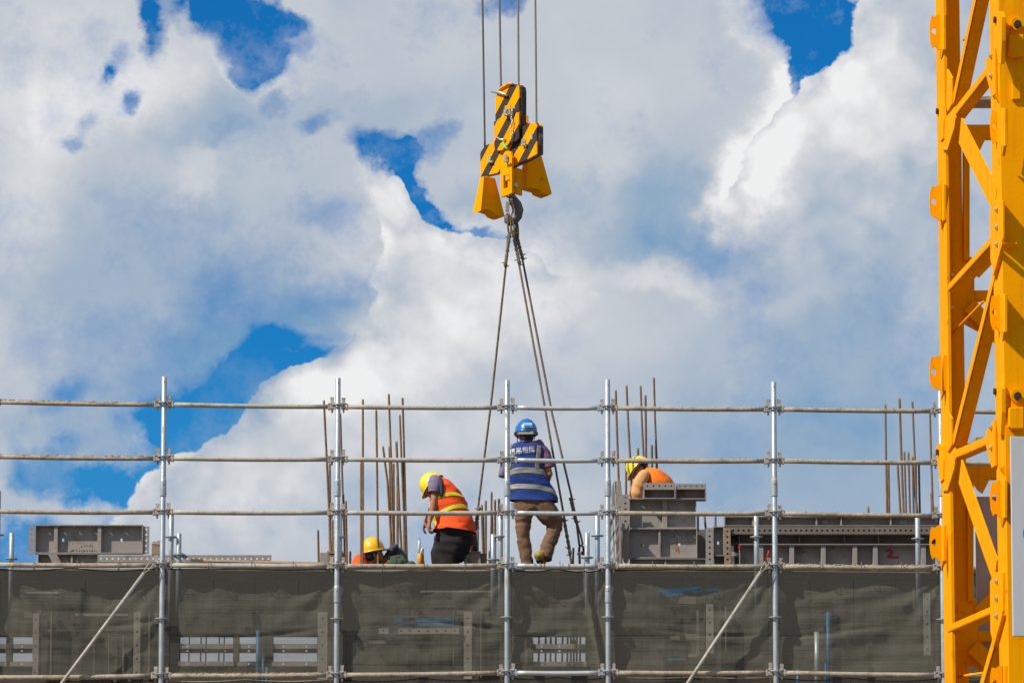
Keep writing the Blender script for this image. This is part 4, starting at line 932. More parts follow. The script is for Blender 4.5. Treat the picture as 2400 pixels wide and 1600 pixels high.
# upright strips left of the stack, standing on the deck
rail(1457, 1475, 1158, 1228, YD-.02, 'upright perforated strip touching the left side of the formwork stack', .062, vertical=True)
tt = thing('perforated_rail', 'leaning perforated strip, farthest left and tallest beside the formwork stack', 'formwork rail', at(1445, 1195, YD+.2), 'perforated formwork rails')
a, b = at(1446, 1194, YD+.2), at(1441, 1127, YD+.2); d = (b-a); L = d.length; d.normalize()
MB().holed(a, d, X, N, L, .066, .006, [(i+.5)*L/5 for i in range(5)], .011).build('web', M['form'], tt)
for dx in (0, .062, -.05): MB().prism([a+X*dx, b+X*dx, b+X*dx+N*.1, a+X*dx+N*.1], X*.006).build('lip', M['form'], tt)
MB().prism([a-X*.05, b-X*.05+Vector((.02, 0, -.06)), b-X*.01, a-X*.01], N*.006).build('web', M['form_rust'], tt)
# lattice trestle
tr = thing('lattice_trestle', 'narrow welded lattice trestle leaning between the fourth upright and the formwork stack', 'trestle', at(1445, 1320, YD-.1))
def trb(u0, v0, u1, v1, w_=.018, y=YD-.12, m='form'): MB().beam(at(u0, v0, y), at(u1, v1, y), w_, w_).build('bar', M[m], tr)
for (a, b, c_, d) in ((1436, 1210, 1441, 1325), (1453, 1206, 1453, 1325), (1430, 1232, 1455, 1165), (1430, 1268, 1453, 1218), (1431, 1300, 1457, 1228), (1440, 1318, 1452, 1290), (1433, 1215, 1430, 1270)): trb(a, b, c_, d)
MB().prism([at(1458, 1228, YD-.04), at(1474, 1228, YD-.04), at(1474, 1318, YD-.04), at(1462, 1318, YD-.04), at(1458, 1300, YD-.04)], N*.006).build('web', M['form_rust'], tr)
MB().prism([at(1441, 1205, YD-.0), at(1456, 1200, YD-.0), at(1458, 1320, YD-.0), at(1445, 1320, YD-.0)], N*.006).build('web', M['form_dark'], tr)
MB().prism([at(1456, 1226, YD-.1), at(1475, 1226, YD-.1), at(1468, 1240, YD-.1), at(1457, 1243, YD-.1)], N*.05).build('bracket', M['form'], tr)
t = thing('formwork_sheet', 'added dark sheet behind the tie rods at the left end of the bottom long panel', 'metal sheet', at(1710, 1320, YD+.2))
MB().box(at(1700, 1325, YD+.25), at(1745, 1240, YD+.25)+Vector((0, .01, 0))).build('sheet', M['form_dark'], t)  # sheet added to close the bright gap; its dark colour stands for shade
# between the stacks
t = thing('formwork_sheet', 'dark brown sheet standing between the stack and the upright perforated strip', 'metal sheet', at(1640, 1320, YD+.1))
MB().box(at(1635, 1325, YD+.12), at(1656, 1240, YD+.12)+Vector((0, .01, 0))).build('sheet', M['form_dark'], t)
rail(1655, 1672, 1236, 1330, YD-.02, 'upright perforated strip standing right of the formwork stack', .062, vertical=True)
fpanel(1672, 1233, 1697, 1302, YD, 'narrow upright formwork panel with a single slot, between two perforated strips', slots=((1683, 1272),), ft=2, group=GP, depth=.1, holes_top=False)
t = thing('gap_filler_sheet', 'added dark filler sheet closing the gap below the narrow slotted panel', 'metal sheet', at(1672, 1325, YD+.1))
MB().box(at(1671, 1330, YD+.1), at(1700, 1301, YD+.1)+Vector((0, .01, 0))).build('sheet', M['form_dark'], t)  # filler added to shut out bright sky showing through this gap
rail(1698, 1712, 1238, 1330, YD-.01, 'upright perforated corner strip at the left end of the long panels', .062, vertical=True, m='form_rust')
GL = 'long formwork panels stacked at the right'
t = fpanel(1698, 1209, 2215, 1232, YD+.05, 'topmost long shallow panel of the right hand stack', ribs=(1765, 1914, 1972, 2088), rw=4, ft=1.8, depth=.13, group=GL)
for (a, b) in ((1926, 1941), (2108, 2126)): MB().box(at(a, 1228, YD+.17), at(b, 1218, YD+.17)+Vector((0, -.004, 0))).build('sticker', M['webbing'], t)
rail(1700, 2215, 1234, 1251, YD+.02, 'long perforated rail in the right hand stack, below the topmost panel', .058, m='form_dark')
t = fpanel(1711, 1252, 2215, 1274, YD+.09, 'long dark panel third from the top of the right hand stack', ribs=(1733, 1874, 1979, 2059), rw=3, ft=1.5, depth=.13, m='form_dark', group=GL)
scribble([(2070, 2110, 1262)], YD+.21, t, seed=5)
t = fpanel(1733, 1274, 2215, 1326, YD+.0, 'long bottom panel of the right hand stack marked with red numerals', ribs=(1784, 1856, 1930, 2004, 2052, 2165), rw=11, ft=1.8, depth=.15, group=GL, holes_top=False)
scribble([(1863, 1912, 1284), (1868, 1905, 1293)], YD+.141, t, seed=6)
def painted(px, parent, r, name):
    MB().tube([at(u, v, YD+.138) for u, v in px], r, 6).build(name, M['red'], parent)
painted([(2077, 1291), (2084, 1289), (2091, 1291), (2091, 1296), (2086, 1300), (2081, 1304), (2088, 1305), (2106, 1306)], t, .011, 'painted_numeral')
MB().tube([at(1802, 1290, YD-.005), at(1800, 1300, YD-.005), at(1796, 1312, YD-.005)], .011, 6).build('painted_numeral', M['red'], t)
MB().box(at(1731, 1285, YD-.02), at(1735, 1276, YD-.02)+Vector((0, .03, 0))).build('red_clip', M['red'], t)
tgt = thing('tie_rods', 'few thin dark tie rods poking from the left end of the bottom long panel', 'tie rods', at(1715, 1300, YD))
for (a, b, c_, d) in ((1712, 1293, 1731, 1298), (1712, 1296, 1731, 1301), (1714, 1301, 1730, 1302)): MB().tube([at(a, b, YD), at(c_, d, YD)], .006, 6).build('rod', M['form'], tgt)
# blocks beside the orange vested worker
wb = thing('timber_blocks', 'weathered timber blocks and tin plates behind the orange vested worker\'s knees', 'timber blocks', at(1110, 1325, 42.6))
for (a, b, c_, d, m, dy) in ((1087, 1296, 1102, 1330, 'form', 0), (1102, 1294, 1127, 1330, 'oldwood', -.02), (1127, 1296, 1140, 1330, 'form_dark', .01), (1100, 1291, 1127, 1295, 'form_rust', -.03)):
    MB().box(at(a, d, 42.7+dy), at(c_, b, 42.7+dy)+Vector((0, .12, 0))).build('block', M[m], wb, .004)
MB().beam(at(1088, 1300, 42.66), at(1101, 1316, 42.66), .01, .012).build('strut', M['darkpin'], wb)
# green bag, amber can and tube
def blob(name, balls, m, label, cat, vox=.012, disp=.02, ds=.12):
    mb = MB()
    for c_, r in balls: mb.ball(c_, r)
    o = mb.build(name, m); rm = o.modifiers.new('r', 'REMESH'); rm.mode = 'VOXEL'; rm.voxel_size = vox; rm.use_smooth_shade = True
    tx = bpy.data.textures.new(name, 'CLOUDS'); tx.noise_scale = ds
    dm = o.modifiers.new('d', 'DISPLACE'); dm.texture = tx; dm.strength = disp; dm.mid_level = .5
    return tag(o, label, cat)
bag = blob('canvas_bag', [(at(925, 1322, 42.9), (.08, .08, .09)), (at(940, 1324, 42.9), (.10, .08, .09)), (at(957, 1328, 42.9), (.10, .08, .07)), (at(975, 1330, 42.9), (.09, .08, .05)), (at(914, 1306, 42.9), (.02, .03, .03)), (at(933, 1304, 42.88), (.06, .04, .02))], M['green'], 'crumpled dark green canvas bag on the deck behind the rail', 'bag', .012, .05, .07)
MB().tube([at(933, 1297, 42.8), at(938, 1304, 42.79), at(936, 1320, 42.79)], .006, 6).build('strap', M['green'], None) if False else None
sc_ = thing('sealant_gun', 'amber canister with a white nozzle tube standing beside the green bag', 'sealant canister', at(985, 1325, 42.8))
MB().tube([at(985, 1332, 42.8), at(985, 1299, 42.8), at(985, 1297, 42.8)], [.034, .034, .028], 14).build('canister', M['ambercan'], sc_)
MB().tube([at(982, 1300, 42.8), at(983, 1268, 42.8), at(984, 1266, 42.8)], [.016, .014, .008], 10).build('nozzle', M['white'], sc_)
MB().tube([at(984, 1268, 42.8), at(984.5, 1259, 42.8)], [.006, .003], 6).build('tip', M['darkpin'], sc_)
MB().tube([at(987, 1300, 42.75), at(989, 1286, 42.75), at(992, 1284, 42.75)], [.016, .013, .008], 8).build('tube', M['white'], sc_)
MB().tube([at(992.5, 1325, 42.85), at(992.5, 1285, 42.85)], .006, 6).build('rod', M['rust'], sc_)

# ---------------------------------------------------------------- reinforcement bars rising from the deck
def bars(lst, label, Y=43.4, f=lambda x, y: (x, y), r=.0125):
    root = thing('rebar_cage', label, 'rebar', at(*f(lst[0][0][0], lst[0][0][1]), Y), 'vertical reinforcement bars')
    rn = random.Random(len(lst))
    for i, b_ in enumerate(lst):
        y = Y + (i*37 % 11)*.05; P_ = [at(*f(*p), y) for p in b_]
        e = P_[-1]; dd = (P_[-1]-P_[-2]).normalized()
        if e.z > ZD: P_.append(e+dd*((e.z-ZD)/max(.3, -dd.z)))
        rr = r*rn.uniform(.9, 1.15); dense = []
        for a, b in zip(P_[:-1], P_[1:]):
            n = max(1, int((a-b).length/.03)); dense += [a.lerp(b, j/n) for j in range(n)]
        dense.append(P_[-1])
        MB().tube(dense, [rr*(1+.07*(j % 2)) for j in range(len(dense))], 7).build('rebar', M['rebar'], root)
    return root
f4 = lambda x, y: (720+x/3.41, 880+y/3.41)
bars([((133, 198), (155, 640), (190, 1400)), ((180, 700), (186, 1400)), ((265, 302), (283, 900), (308, 1490)), ((308, 1000), (316, 1490)), ((203, 1150), (205, 1400)), ((87, 1232), (92, 1485)), ((343, 1402), (343, 1490)), ((289, 950), (300, 1440)), ((178, 1100), (182, 1400))],
     'rusty bars around the second upright', f=f4)
bars([((445, 190), (445, 900), (443, 1480)), ((432, 690), (431, 1480)), ((552, 275), (557, 640), (567, 1490))], 'tall rusty bars in front of the yellow helmet at deck level', f=f4, Y=42.5)
bars([((605, 565), (642, 850), (678, 1420)), ((652, 147), (668, 600), (690, 1420)), ((657, 565), (662, 900), (668, 1420)), ((713, 525), (735, 1060), (754, 1420)), ((740, 313), (755, 700), (785, 1430)), ((762, 178), (775, 640), (795, 1430)), ((722, 800), (722, 1430)), ((769, 690), (776, 1430)), ((690, 700), (695, 1420))],
     'cluster of crossing rusty bars left of the orange vested worker', f=f4, Y=43.6)
fE = lambda x, y: (1060+x/6.27, 1080+y/6.27)
bars([((435, 642), (438, 900), (456, 1370)), ((455, 800), (462, 1370)), ((493, 580), (493, 1370)), ((579, 454), (575, 900), (566, 1480)), ((585, 800), (590, 1100)), ((628, 568), (630, 1090)), ((687, 553), (690, 720)), ((545, 1320), (545, 1480)), ((376, 880), (374, 1370)), ((290, 1100), (268, 1370))],
     'short rusty bars between the orange vested and the blue vested worker', f=fE, Y=43.6)
fC = lambda x, y: (1420+x/4.75, 870+y/4.75)
bars([((110, 210), (125, 700), (150, 1400)), ((230, 157), (250, 600), (270, 950), (290, 1300)), ((225, 1000), (225, 1450)), ((387, 160), (403, 600), (425, 1040)), ((441, 264), (446, 700), (448, 1040)), ((358, 853), (358, 1000)), ((513, 818), (515, 1140)), ((535, 70), (548, 520), (572, 1140)), ((556, 832), (566, 1140)), ((272, 1040), (284, 1300))],
     'tall rusty bars behind the worker in the orange shirt', f=fC, Y=44.0)
fD = lambda x, y: (2050+x/3.647, 900+y/3.647)
bars([((92, 172), (98, 640), (107, 1160)), ((118, 680), (125, 1160)), ((197, 690), (224, 1160)), ((213, 121), (228, 600), (250, 1160)), ((254, 575), (271, 1160)), ((289, 582), (304, 1160)), ((323, 149), (344, 640), (362, 1160)), ((324, 618), (336, 1160)), ((325, 700), (371, 1160)), ((352, 680), (358, 1160)), ((378, 680), (388, 1160)), ((473, 245), (485, 700), (503, 1160)), ((486, 928), (491, 1160))],
     'dense rusty bars at the far right beside the mast', f=fD, Y=43.6)
bars([((1636, 1207), (1636, 1245)), ((1651, 1207), (1655, 1245)), ((1677, 1207), (1677, 1240))], 'three short bars in the gap right of the formwork stack', Y=43.4)
bars([((2035, 1186), (2036, 1215)), ((2021, 1205), (2021, 1215)), ((2032, 1203), (2032, 1214))], 'single stub of rebar above the long panels', Y=43.0)
bars([((1344, 1283), (1343, 1325))], 'lone short bar beside the middle sling leg', Y=42.6)

# ---------------------------------------------------------------- people
def wr(p, seed, amp, sc=7.0):
    q = Vector((p.x*sc*.62+p.z*sc*.3+seed, p.y*sc*.6, p.z*sc*1.15+seed*2)); a = mnoise.noise(q); b = mnoise.noise(q*2.3+Vector((5, 1, 2)))
    return amp*(1-abs(a)*2.4)*.6 + amp*.5*b
def interp(rings, t):
    n = len(rings)-1; x = min(max(t, 0), 1)*n; i = min(int(x), n-1); f = x-i
    P_ = [rings[max(i-1, 0)], rings[i], rings[i+1], rings[min(i+2, n)]]
    def cr(a, b, c, d): return .5*((2*b)+(c-a)*f+(2*a-5*b+4*c-d)*f*f+(3*b-a-3*c+d)*f**3)
    c_ = Vector([cr(*[Vector(q[0])[k] for q in P_]) for k in range(3)])
    return c_, cr(*[q[1] for q in P_]), cr(*[q[2] for q in P_])
def cloth(name, rings, m, parent, amp=.010, seed=1.0, t0=0.0, t1=1.0, a0=0.0, a1=2*math.pi, off=0.0, nt=40, na=44, power=2.3, front=(0, -1, 0), cap=True, thick=0.0, sc=7.0, slope=0.0, arc=0.0, upright=False):
    full = abs(a1-a0-2*math.pi) < 1e-4; fr = Vector(front); vs = []; K = na if full else na+1
    for i in range(nt+1):
        for k in range(K):
            a = a0+(a1-a0)*k/na
            t = t0+(t1-t0)*i/nt + slope*math.cos(a) - arc*math.sin(a)
            c0, w_, dp = interp(rings, t); c1 = interp(rings, t+.02)[0]; cm = interp(rings, t-.02)[0]
            d = (c1-cm)
            if d.length < 1e-6: d = Vector((0, 0, -1))
            d.normalize()
            if upright: d = Vector((0, 0, -1))
            f = (fr-d*fr.dot(d)).normalized(); sd = d.cross(f).normalized()
            c, s_ = math.cos(a), math.sin(a); c = math.copysign(abs(c)**(2/power), c); s_ = math.copysign(abs(s_)**(2/power), s_)
            rad = sd*(c*w_)+f*(s_*dp); p = c0+rad
            vs.append(p + rad.normalized()*(wr(p, seed, amp, sc)+off))
    fs = [(i*K+k, i*K+(k+1) % K, (i+1)*K+(k+1) % K, (i+1)*K+k) for i in range(nt) for k in range(na)]
    mb = MB(); mb._add(vs, fs, True)
    if cap and full:
        mb.f += [tuple(range(K-1, -1, -1)), tuple(nt*K+i for i in range(K))]; mb.smooth += [True]*2
    o = mb.build(name, M[m], parent)
    if thick: s_ = o.modifiers.new('t', 'SOLIDIFY'); s_.thickness = thick; s_.offset = 1
    return o
def helmet(c, up, fwd, m, parent, w=.118, l=.142, h=.135, strap=True):
    c = Vector(c); up = Vector(up).normalized(); fwd = Vector(fwd); fwd = (fwd-up*fwd.dot(up)).normalized(); sd = fwd.cross(up).normalized()
    vs = []; nu, nv = 40, 14
    for j in range(nv+1):
        t = math.pi/2*1.03*j/nv
        for i in range(nu):
            a = 2*math.pi*i/nu; rr = math.sin(t); x, y = math.cos(a)*l*rr, math.sin(a)*w*rr; z = h*math.cos(t)
            ridge = .010*math.exp(-(y/.014)**2)*(1 if j < nv-3 else .3) + .006*math.exp(-((abs(y)-.045)/.010)**2)*(1 if j < nv-4 else 0)
            lip = .010*max(0, (j-nv+1)); vs.append(c+fwd*(x*(1+lip*1.2))+sd*(y*(1+lip))+up*(z+ridge))
    fs = [(j*nu+i, j*nu+(i+1) % nu, (j+1)*nu+(i+1) % nu, (j+1)*nu+i) for j in range(nv) for i in range(nu)]
    mb = MB(); mb._add(vs, fs, True)
    # rim turned outward, longer as a peak in front
    r0 = [c+fwd*(math.cos(2*math.pi*i/nu)*l*1.0)+sd*(math.sin(2*math.pi*i/nu)*w)-up*.005 for i in range(nu)]
    r1 = []
    for i in range(nu):
        a = 2*math.pi*i/nu; e = .010+.045*max(0, math.cos(a))**3
        r1.append(c+fwd*(math.cos(a)*(l+e))+sd*(math.sin(a)*(w+.010))-up*(.012+.012*max(0, math.cos(a))**3))
    r2 = [p-up*.006 for p in r1]; mb._add(r0+r1+r2, [(i, (i+1) % nu, nu+(i+1) % nu, nu+i) for i in range(nu)]+[(nu+i, nu+(i+1) % nu, 2*nu+(i+1) % nu, 2*nu+i) for i in range(nu)], True)
    o = mb.build('helmet', M[m], parent)
    sl = MB(); sl._add([c+(v-c)*.955-up*.004 for v in vs], [tuple(reversed(f)) for f in fs], True); sl.build('liner', M['liner'], o)
    if strap:
        MB().tube([c+fwd*(math.cos(a)*l*.86)+sd*(math.sin(a)*w*.88)-up*.022 for a in [2*math.pi*i/24 for i in range(24)]], [(.016, .005)]*24, 8, closed=True).build('headband', M['webbing'], o)
        MB().tube([c+sd*w*.9-fwd*.01, c+sd*w*.72-up*.11+fwd*.02, c-up*.175+fwd*.06, c-sd*w*.72-up*.11+fwd*.02, c-sd*w*.9-fwd*.01], .0045, 6).build('chin_strap', M['liner'], o)
    return o
def head(mb, c, up, fwd):
    c, up = Vector(c), Vector(up).normalized(); fwd = Vector(fwd); fwd = (fwd-up*fwd.dot(up)).normalized(); sd = fwd.cross(up).normalized(); A = (sd, fwd, up)
    mb.ball(c, (.075, .096, .11), A); mb.ball(c+fwd*.035-up*.055, (.055, .06, .055), A); mb.ball(c+fwd*.07-up*.088, (.028, .026, .02), A)
    mb.ball(c+fwd*.097-up*.022, (.015, .018, .026), A); mb.ball(c+fwd*.088+up*.012, (.05, .016, .012), A); mb.ball(c+fwd*.09-up*.058, (.024, .013, .008), A)
    for s_ in (-1, 1): mb.ball(c+sd*(.078*s_)-fwd*.008-up*.012, (.012, .018, .031), A); mb.ball(c+sd*(.035*s_)+fwd*.06-up*.028, (.026, .025, .024), A)
    return A
def hand(mb, wrist, d, pn, curl=.6, s=1.0, tside=1):
    """palm along d, palm normal pn; four unequal curled fingers and a thumb from the palm's side"""
    d = Vector(d).normalized(); pn = Vector(pn); pn = (pn-d*pn.dot(d)).normalized(); sd = d.cross(pn)
    w_ = Vector(wrist); mb.loft([(w_, .026*s, .02*s), (w_+d*.03*s, .036*s, .019*s), (w_+d*.07*s, .042*s, .017*s), (w_+d*.092*s, .040*s, .014*s)], 12, front=tuple(pn))
    for i, (o_, L) in enumerate(((-.031, .066), (-.010, .076), (.011, .071), (.030, .056))):
        p = w_+d*.085*s+sd*o_*s; an = 0; pts = [p-d*.012, p]
        for q, f_ in enumerate((.45, .32, .23)):
            an += curl*(.55+.35*q); p = p+(d*math.cos(an)+pn*math.sin(an))*L*f_*s; pts.append(p)
        mb.tube(pts, [.0105*s, .0105*s, .0098*s, .0088*s, .0072*s], 8); mb.ball(pts[-1], .0074*s, nu=8, nv=6)
    p = w_+d*.03*s+sd*tside*.034*s; q1 = p+(d*.7+sd*tside*.75+pn*.35).normalized()*.032*s; q2 = q1+(d*.85+pn*.6+sd*tside*.05).normalized()*.03*s
    mb.tube([p-sd*tside*.012, p, q1, q2], [.015*s, .0135*s, .0115*s, .009*s], 8); mb.ball(q2, .009*s, nu=8, nv=6)
def limb(mb, pts, rr): mb.tube(pts, rr, 14); [mb.ball(p, r*1.02) for p, r in zip(pts, rr)]
def finish(mb, parent, m='skin', name='body', vox=.0075):
    o = mb.build(name, M[m], parent); rm = o.modifiers.new('r', 'REMESH'); rm.mode = 'VOXEL'; rm.voxel_size = vox; rm.use_smooth_shade = True
    sm = o.modifiers.new('s', 'SMOOTH'); sm.factor = .5; sm.iterations = 2
    return o
K_ = 212.0
def rg(u, v, hw, dep, Y): return (at(u, v, Y), hw/K_, dep)

# --- standing worker in the blue vest, seen from behind
Y = 42.25
pb = thing('person', 'standing worker seen from behind in blue helmet, blue vest with silver bands and brown trousers', 'person', (at(1245, 1400, Y).x, Y, ZD))
upb = Vector((.03, .10, 1)); fwb = Vector((-.22, .95, -.25))
hc = at(1233, 1021, Y+.02); mb = MB(); head(mb, hc, upb, fwb)
limb(mb, [hc-Vector((0, -.0, .07)), at(1236, 1044, Y)], [.056, .062])
mb.loft([rg(1236, 1046, 22, .07, Y), rg(1238, 1060, 38, .09, Y), rg(1237, 1100, 36, .10, Y), rg(1243, 1150, 35, .10, Y), rg(1246, 1190, 38, .11, Y)], 20)
limb(mb, [at(1204, 1056, Y), at(1182, 1108, Y-.02), at(1196, 1132, Y+.22)], [.048, .037, .028])
limb(mb, [at(1272, 1056, Y), at(1287, 1110, Y-.01), at(1281, 1131, Y+.13), at(1262, 1128, Y+.25)], [.048, .041, .037, .027])
hand(mb, at(1196, 1132, Y+.22), (.55, .75, .1), (.6, -.4, .3), .7, 1.0, 1); hand(mb, at(1262, 1128, Y+.25), (-.7, .6, .1), (0, -.4, -.9), .7, 1.0, -1)
limb(mb, [at(1229, 1190, Y), at(1229, 1245, Y-.02), at(1237, 1322, Y)], [.075, .052, .036])
limb(mb, [at(1266, 1190, Y), at(1296, 1232, Y+.05), at(1276, 1302, Y-.06)], [.075, .052, .036])
finish(mb, pb)
MB().ball(hc-fwb.normalized()*.028-upb*.02, (.077, .082, .085)).build('hair', M['hair'], pb)
hm = helmet(at(1233, 1013, Y+.01), upb, fwb, 'helmet_blue', pb, w=.125, l=.145, h=.152)
MB().prism([at(1227, 990, Y-.139), at(1247, 990, Y-.137), at(1247, 996, Y-.148), at(1227, 996, Y-.149)], (0, .012, 0)).build('sticker', M['paleblue'], hm)
for q, u in enumerate((1229, 1232, 1236, 1239, 1243, 1246)): MB().box(at(u, 1001, Y-.154), at(u+(2 if q % 2 else 1.4), 998, Y-.154)+Vector((0, .01, 0))).build('lettering', M['paleblue'], hm)
MB().prism([at(1214, 1012, Y-.135), at(1250, 1010, Y-.135), at(1251, 1017, Y-.135), at(1213, 1018, Y-.135)], (0, .02, 0)).build('rear_band', M['webbing'], hm, .003)
# shirt and sleeves
sh = cloth('shirt', [rg(1236, 1034, 14, .062, Y+.01), rg(1236, 1042, 26, .085, Y), rg(1238, 1050, 40, .10, Y), rg(1238, 1080, 38, .105, Y), rg(1242, 1150, 40, .11, Y)], 'purpleblue', pb, .006)
cloth('sleeve', [rg(1262, 1047, 13, .07, Y), rg(1273, 1058, 14, .072, Y), rg(1280, 1075, 14, .07, Y-.01), rg(1284, 1095, 15, .07, Y-.01)], 'purpleblue', sh, .009, 3)
cloth('sleeve', [rg(1208, 1050, 13, .07, Y), rg(1195, 1064, 14, .072, Y), rg(1184, 1090, 12, .07, Y-.01), rg(1177, 1117, 9, .06, Y-.02)], 'purple', sh, .009, 4)
VR = [rg(1234, 1036, 20, .070, Y), rg(1237, 1042, 36, .090, Y), rg(1236, 1052, 43, .112, Y), rg(1235, 1070, 42, .122, Y), rg(1233, 1092, 41, .124, Y), rg(1236, 1112, 44, .128, Y), rg(1241, 1134, 49, .132, Y), rg(1248, 1154, 55, .135, Y), rg(1251, 1176, 56, .14, Y-.01)]
vest = cloth('vest', VR, 'bluevest', pb, .017, 2, nt=60, na=60, cap=False, slope=-.03, upright=True)
for (t0, t1, sl_) in ((.60, .685, .0), (.835, .91, -.035)): cloth('reflective_band', VR, 'sband', vest, .017, 2, t0, t1, .0, math.pi*1.999999, .004, nt=8, na=60, cap=False, slope=sl_, arc=.055, thick=.002, upright=True)
cloth('reflective_band', VR, 'sband', vest, .017, 2, .20, .56, 2.02, 2.30, .006, nt=24, na=8, cap=False, upright=True, thick=.002)
cloth('reflective_band', VR, 'sband', vest, .017, 2, .20, .56, .30, .62, .006, nt=24, na=8, cap=False, upright=True, thick=.002)
# lettering on the back
tcv = bpy.data.curves.new('lettering', 'FONT'); tcv.body = '塔吊指挥'; tcv.size = .080; tcv.offset = .0010
to = bpy.data.objects.new('lettering', tcv); col.objects.link(to); bpy.context.view_layer.update()
tm = bpy.data.meshes.new_from_object(to.evaluated_get(bpy.context.evaluated_depsgraph_get())); bpy.data.objects.remove(to)
bm = bmesh.new(); bm.from_mesh(tm); bmesh.ops.subdivide_edges(bm, edges=bm.edges, cuts=1); bm.to_mesh(tm); bm.free()
o0 = at(1194, 1069, Y); cxm = at(1235, 1062, Y).x; ca, sa = math.cos(.10), math.sin(.10)
for v in tm.vertices:
    x, z = v.co.x*.90, v.co.y; x, z = x*ca-z*sa, x*sa+z*ca
    wx = o0.x+x; dx = min(.97, abs(wx-cxm)/(43/K_)); dep = .118*(1-dx**2.3)**(1/2.3)
    p = Vector((wx, Y-dep, o0.z+z)); off = wr(p, 2, .017)
    v.co = Vector((wx, Y-dep-max(off, 0)-.013, o0.z+z)) - wloc(vest)
tm.materials.append(M['white']); tx_ = bpy.data.objects.new('lettering', tm); col.objects.link(tx_); tx_.parent = vest
# trousers and boots
tr_ = cloth('trousers', [rg(1246, 1150, 38, .115, Y), rg(1246, 1168, 41, .125, Y), rg(1247, 1188, 43, .135, Y), rg(1249, 1196, 38, .12, Y), rg(1250, 1202, 24, .08, Y)], 'brown', pb, .012, 5)
cloth('leg', [rg(1234, 1180, 26, .12, Y), rg(1228, 1203, 20, .11, Y), rg(1226, 1230, 17, .095, Y), rg(1227, 1258, 15.5, .09, Y), rg(1231, 1290, 14, .085, Y), rg(1236, 1322, 13.5, .085, Y)], 'brown', tr_, .020, 6, sc=10)
cloth('leg', [rg(1262, 1178, 26, .12, Y), rg(1283, 1203, 24, .12, Y), rg(1299, 1226, 18.5, .10, Y+.05), rg(1294, 1255, 15.5, .09, Y+.03), rg(1282, 1285, 15, .085, Y-.02), rg(1279, 1310, 12, .08, Y-.05)], 'brown', tr_, .022, 8, sc=10)
def boot(parent, heel, toe, h=.07):
    heel, toe = Vector(heel), Vector(toe); d = toe-heel; mb = MB()
    mb.loft([(heel-d*.08, .026, .03), (heel+Vector((0, 0, .01)), .042, .05), (heel+d*.35+Vector((0, 0, .012)), .044, .05), (heel+d*.7, .048, .034), (heel+d*.95, .040, .026), (toe+d*.04, .018, .016)], 16, front=(0, 0, 1))
    o = mb.build('boot', M['boot'], parent); MB().beam(heel-d*.05-Vector((0, 0, .045)), toe-Vector((0, 0, .036)), .08, .016).build('sole', M['liner'], o, .006)
    return o
boot(pb, at(1236, 1330, Y-.02), at(1232, 1330, Y+.2)); boot(pb, at(1264, 1303, Y-.12), at(1272, 1322, Y+.06))
cloth('boot_shaft', [rg(1274, 1296, 8, .05, Y-.07), rg(1264, 1301, 11, .06, Y-.1), rg(1257, 1305, 7, .04, Y-.12)], 'boot', pb, .003, 4)

# --- bent worker in the orange vest, seen from his left side
Y = 42.75
fo = lambda x, y: (940+x/5.6, 1060+y/5.6)
def ro(x, y, hw, dep, dY=0): u, v = fo(x, y); return (at(u, v, Y+dY), hw/5.6/K_, dep)
def ao(x, y, dY=0): return at(*fo(x, y), Y+dY)
po = thing('person', 'bent over worker in yellow helmet, orange vest with yellow bands and black trousers', 'person', (at(1045, 1400, Y).x, Y, ZD))
upo = Vector((-.70, .30, .64)); fwo = Vector((-.68, -.12, -.70))
hc = ao(392, 462, .02); mb = MB(); head(mb, hc, upo, fwo)
limb(mb, [hc-upo*.05, ao(470, 470, .05), ao(540, 560, .05)], [.058, .062, .09])
mb.loft([ro(480, 430, 70, .10, .02), ro(560, 560, 120, .14, .02), ro(640, 760, 150, .14, .02), ro(720, 960, 170, .14, .02)], 18)
limb(mb, [ao(450, 430, -.14), ao(440, 610, -.17), ao(405, 800, -.18), ao(375, 885, -.19)], [.052, .044, .038, .029])
hand(mb, ao(375, 885, -.19), (-.10, .0, -1), (.85, .1, -.1), .75, 1.15, -1)
limb(mb, [ao(430, 450, .2), ao(420, 700, .22), ao(330, 900, .2)], [.05, .04, .028]); hand(mb, ao(330, 900, .2), (-.3, 0, -.9), (.9, 0, -.3), .6, 1.0, 1)
for dy in (-.09, .12): limb(mb, [ao(760, 1010, dy), ao(520, 1380, dy), ao(640, 1560, dy)], [.075, .05, .04])
finish(mb, po)
hm = helmet(ao(415, 422, .02), upo, fwo, 'helmet_yellow', po, w=.122, l=.145, h=.150)
MB().tube([ao(355, 330, -.12), ao(410, 300, -.135), ao(460, 300, -.12)], [(.010, .004)]*3, 8).build('buckle', M['white'], hm)
MB().ball(hc-fwo.normalized()*.03+upo*.02, (.078, .09, .08)).build('hair', M['hair'], po)
OR = [ro(415, 395, 70, .11), ro(470, 420, 110, .16), ro(530, 490, 165, .185), ro(575, 575, 205, .195), ro(605, 680, 240, .20), ro(655, 800, 240, .20), ro(690, 905, 256, .212), ro(700, 985, 272, .225), ro(695, 1030, 280, .232)]
ov = cloth('vest', OR, 'orange', po, .018, 11, nt=60, na=60, cap=False, slope=.06)
for (t0, t1) in ((.465, .512), (.655, .702)): cloth('reflective_band', OR, 'yband', ov, .018, 11, t0, t1, 0, 2*math.pi-1e-7, .004, nt=8, na=60, cap=False, slope=-.01, arc=.085, thick=.002)
cloth('reflective_band', OR, 'yband', ov, .018, 11, .66, .86, .12, .42, .006, nt=20, na=8, cap=False, thick=.002)
osr = [ro(455, 365, 90, .09, -.10), ro(445, 420, 94, .09, -.135), ro(440, 480, 86, .085, -.16), ro(430, 535, 72, .075, -.17)]
osh = cloth('sleeve', osr, 'purple', po, .006, 12, cap=False)
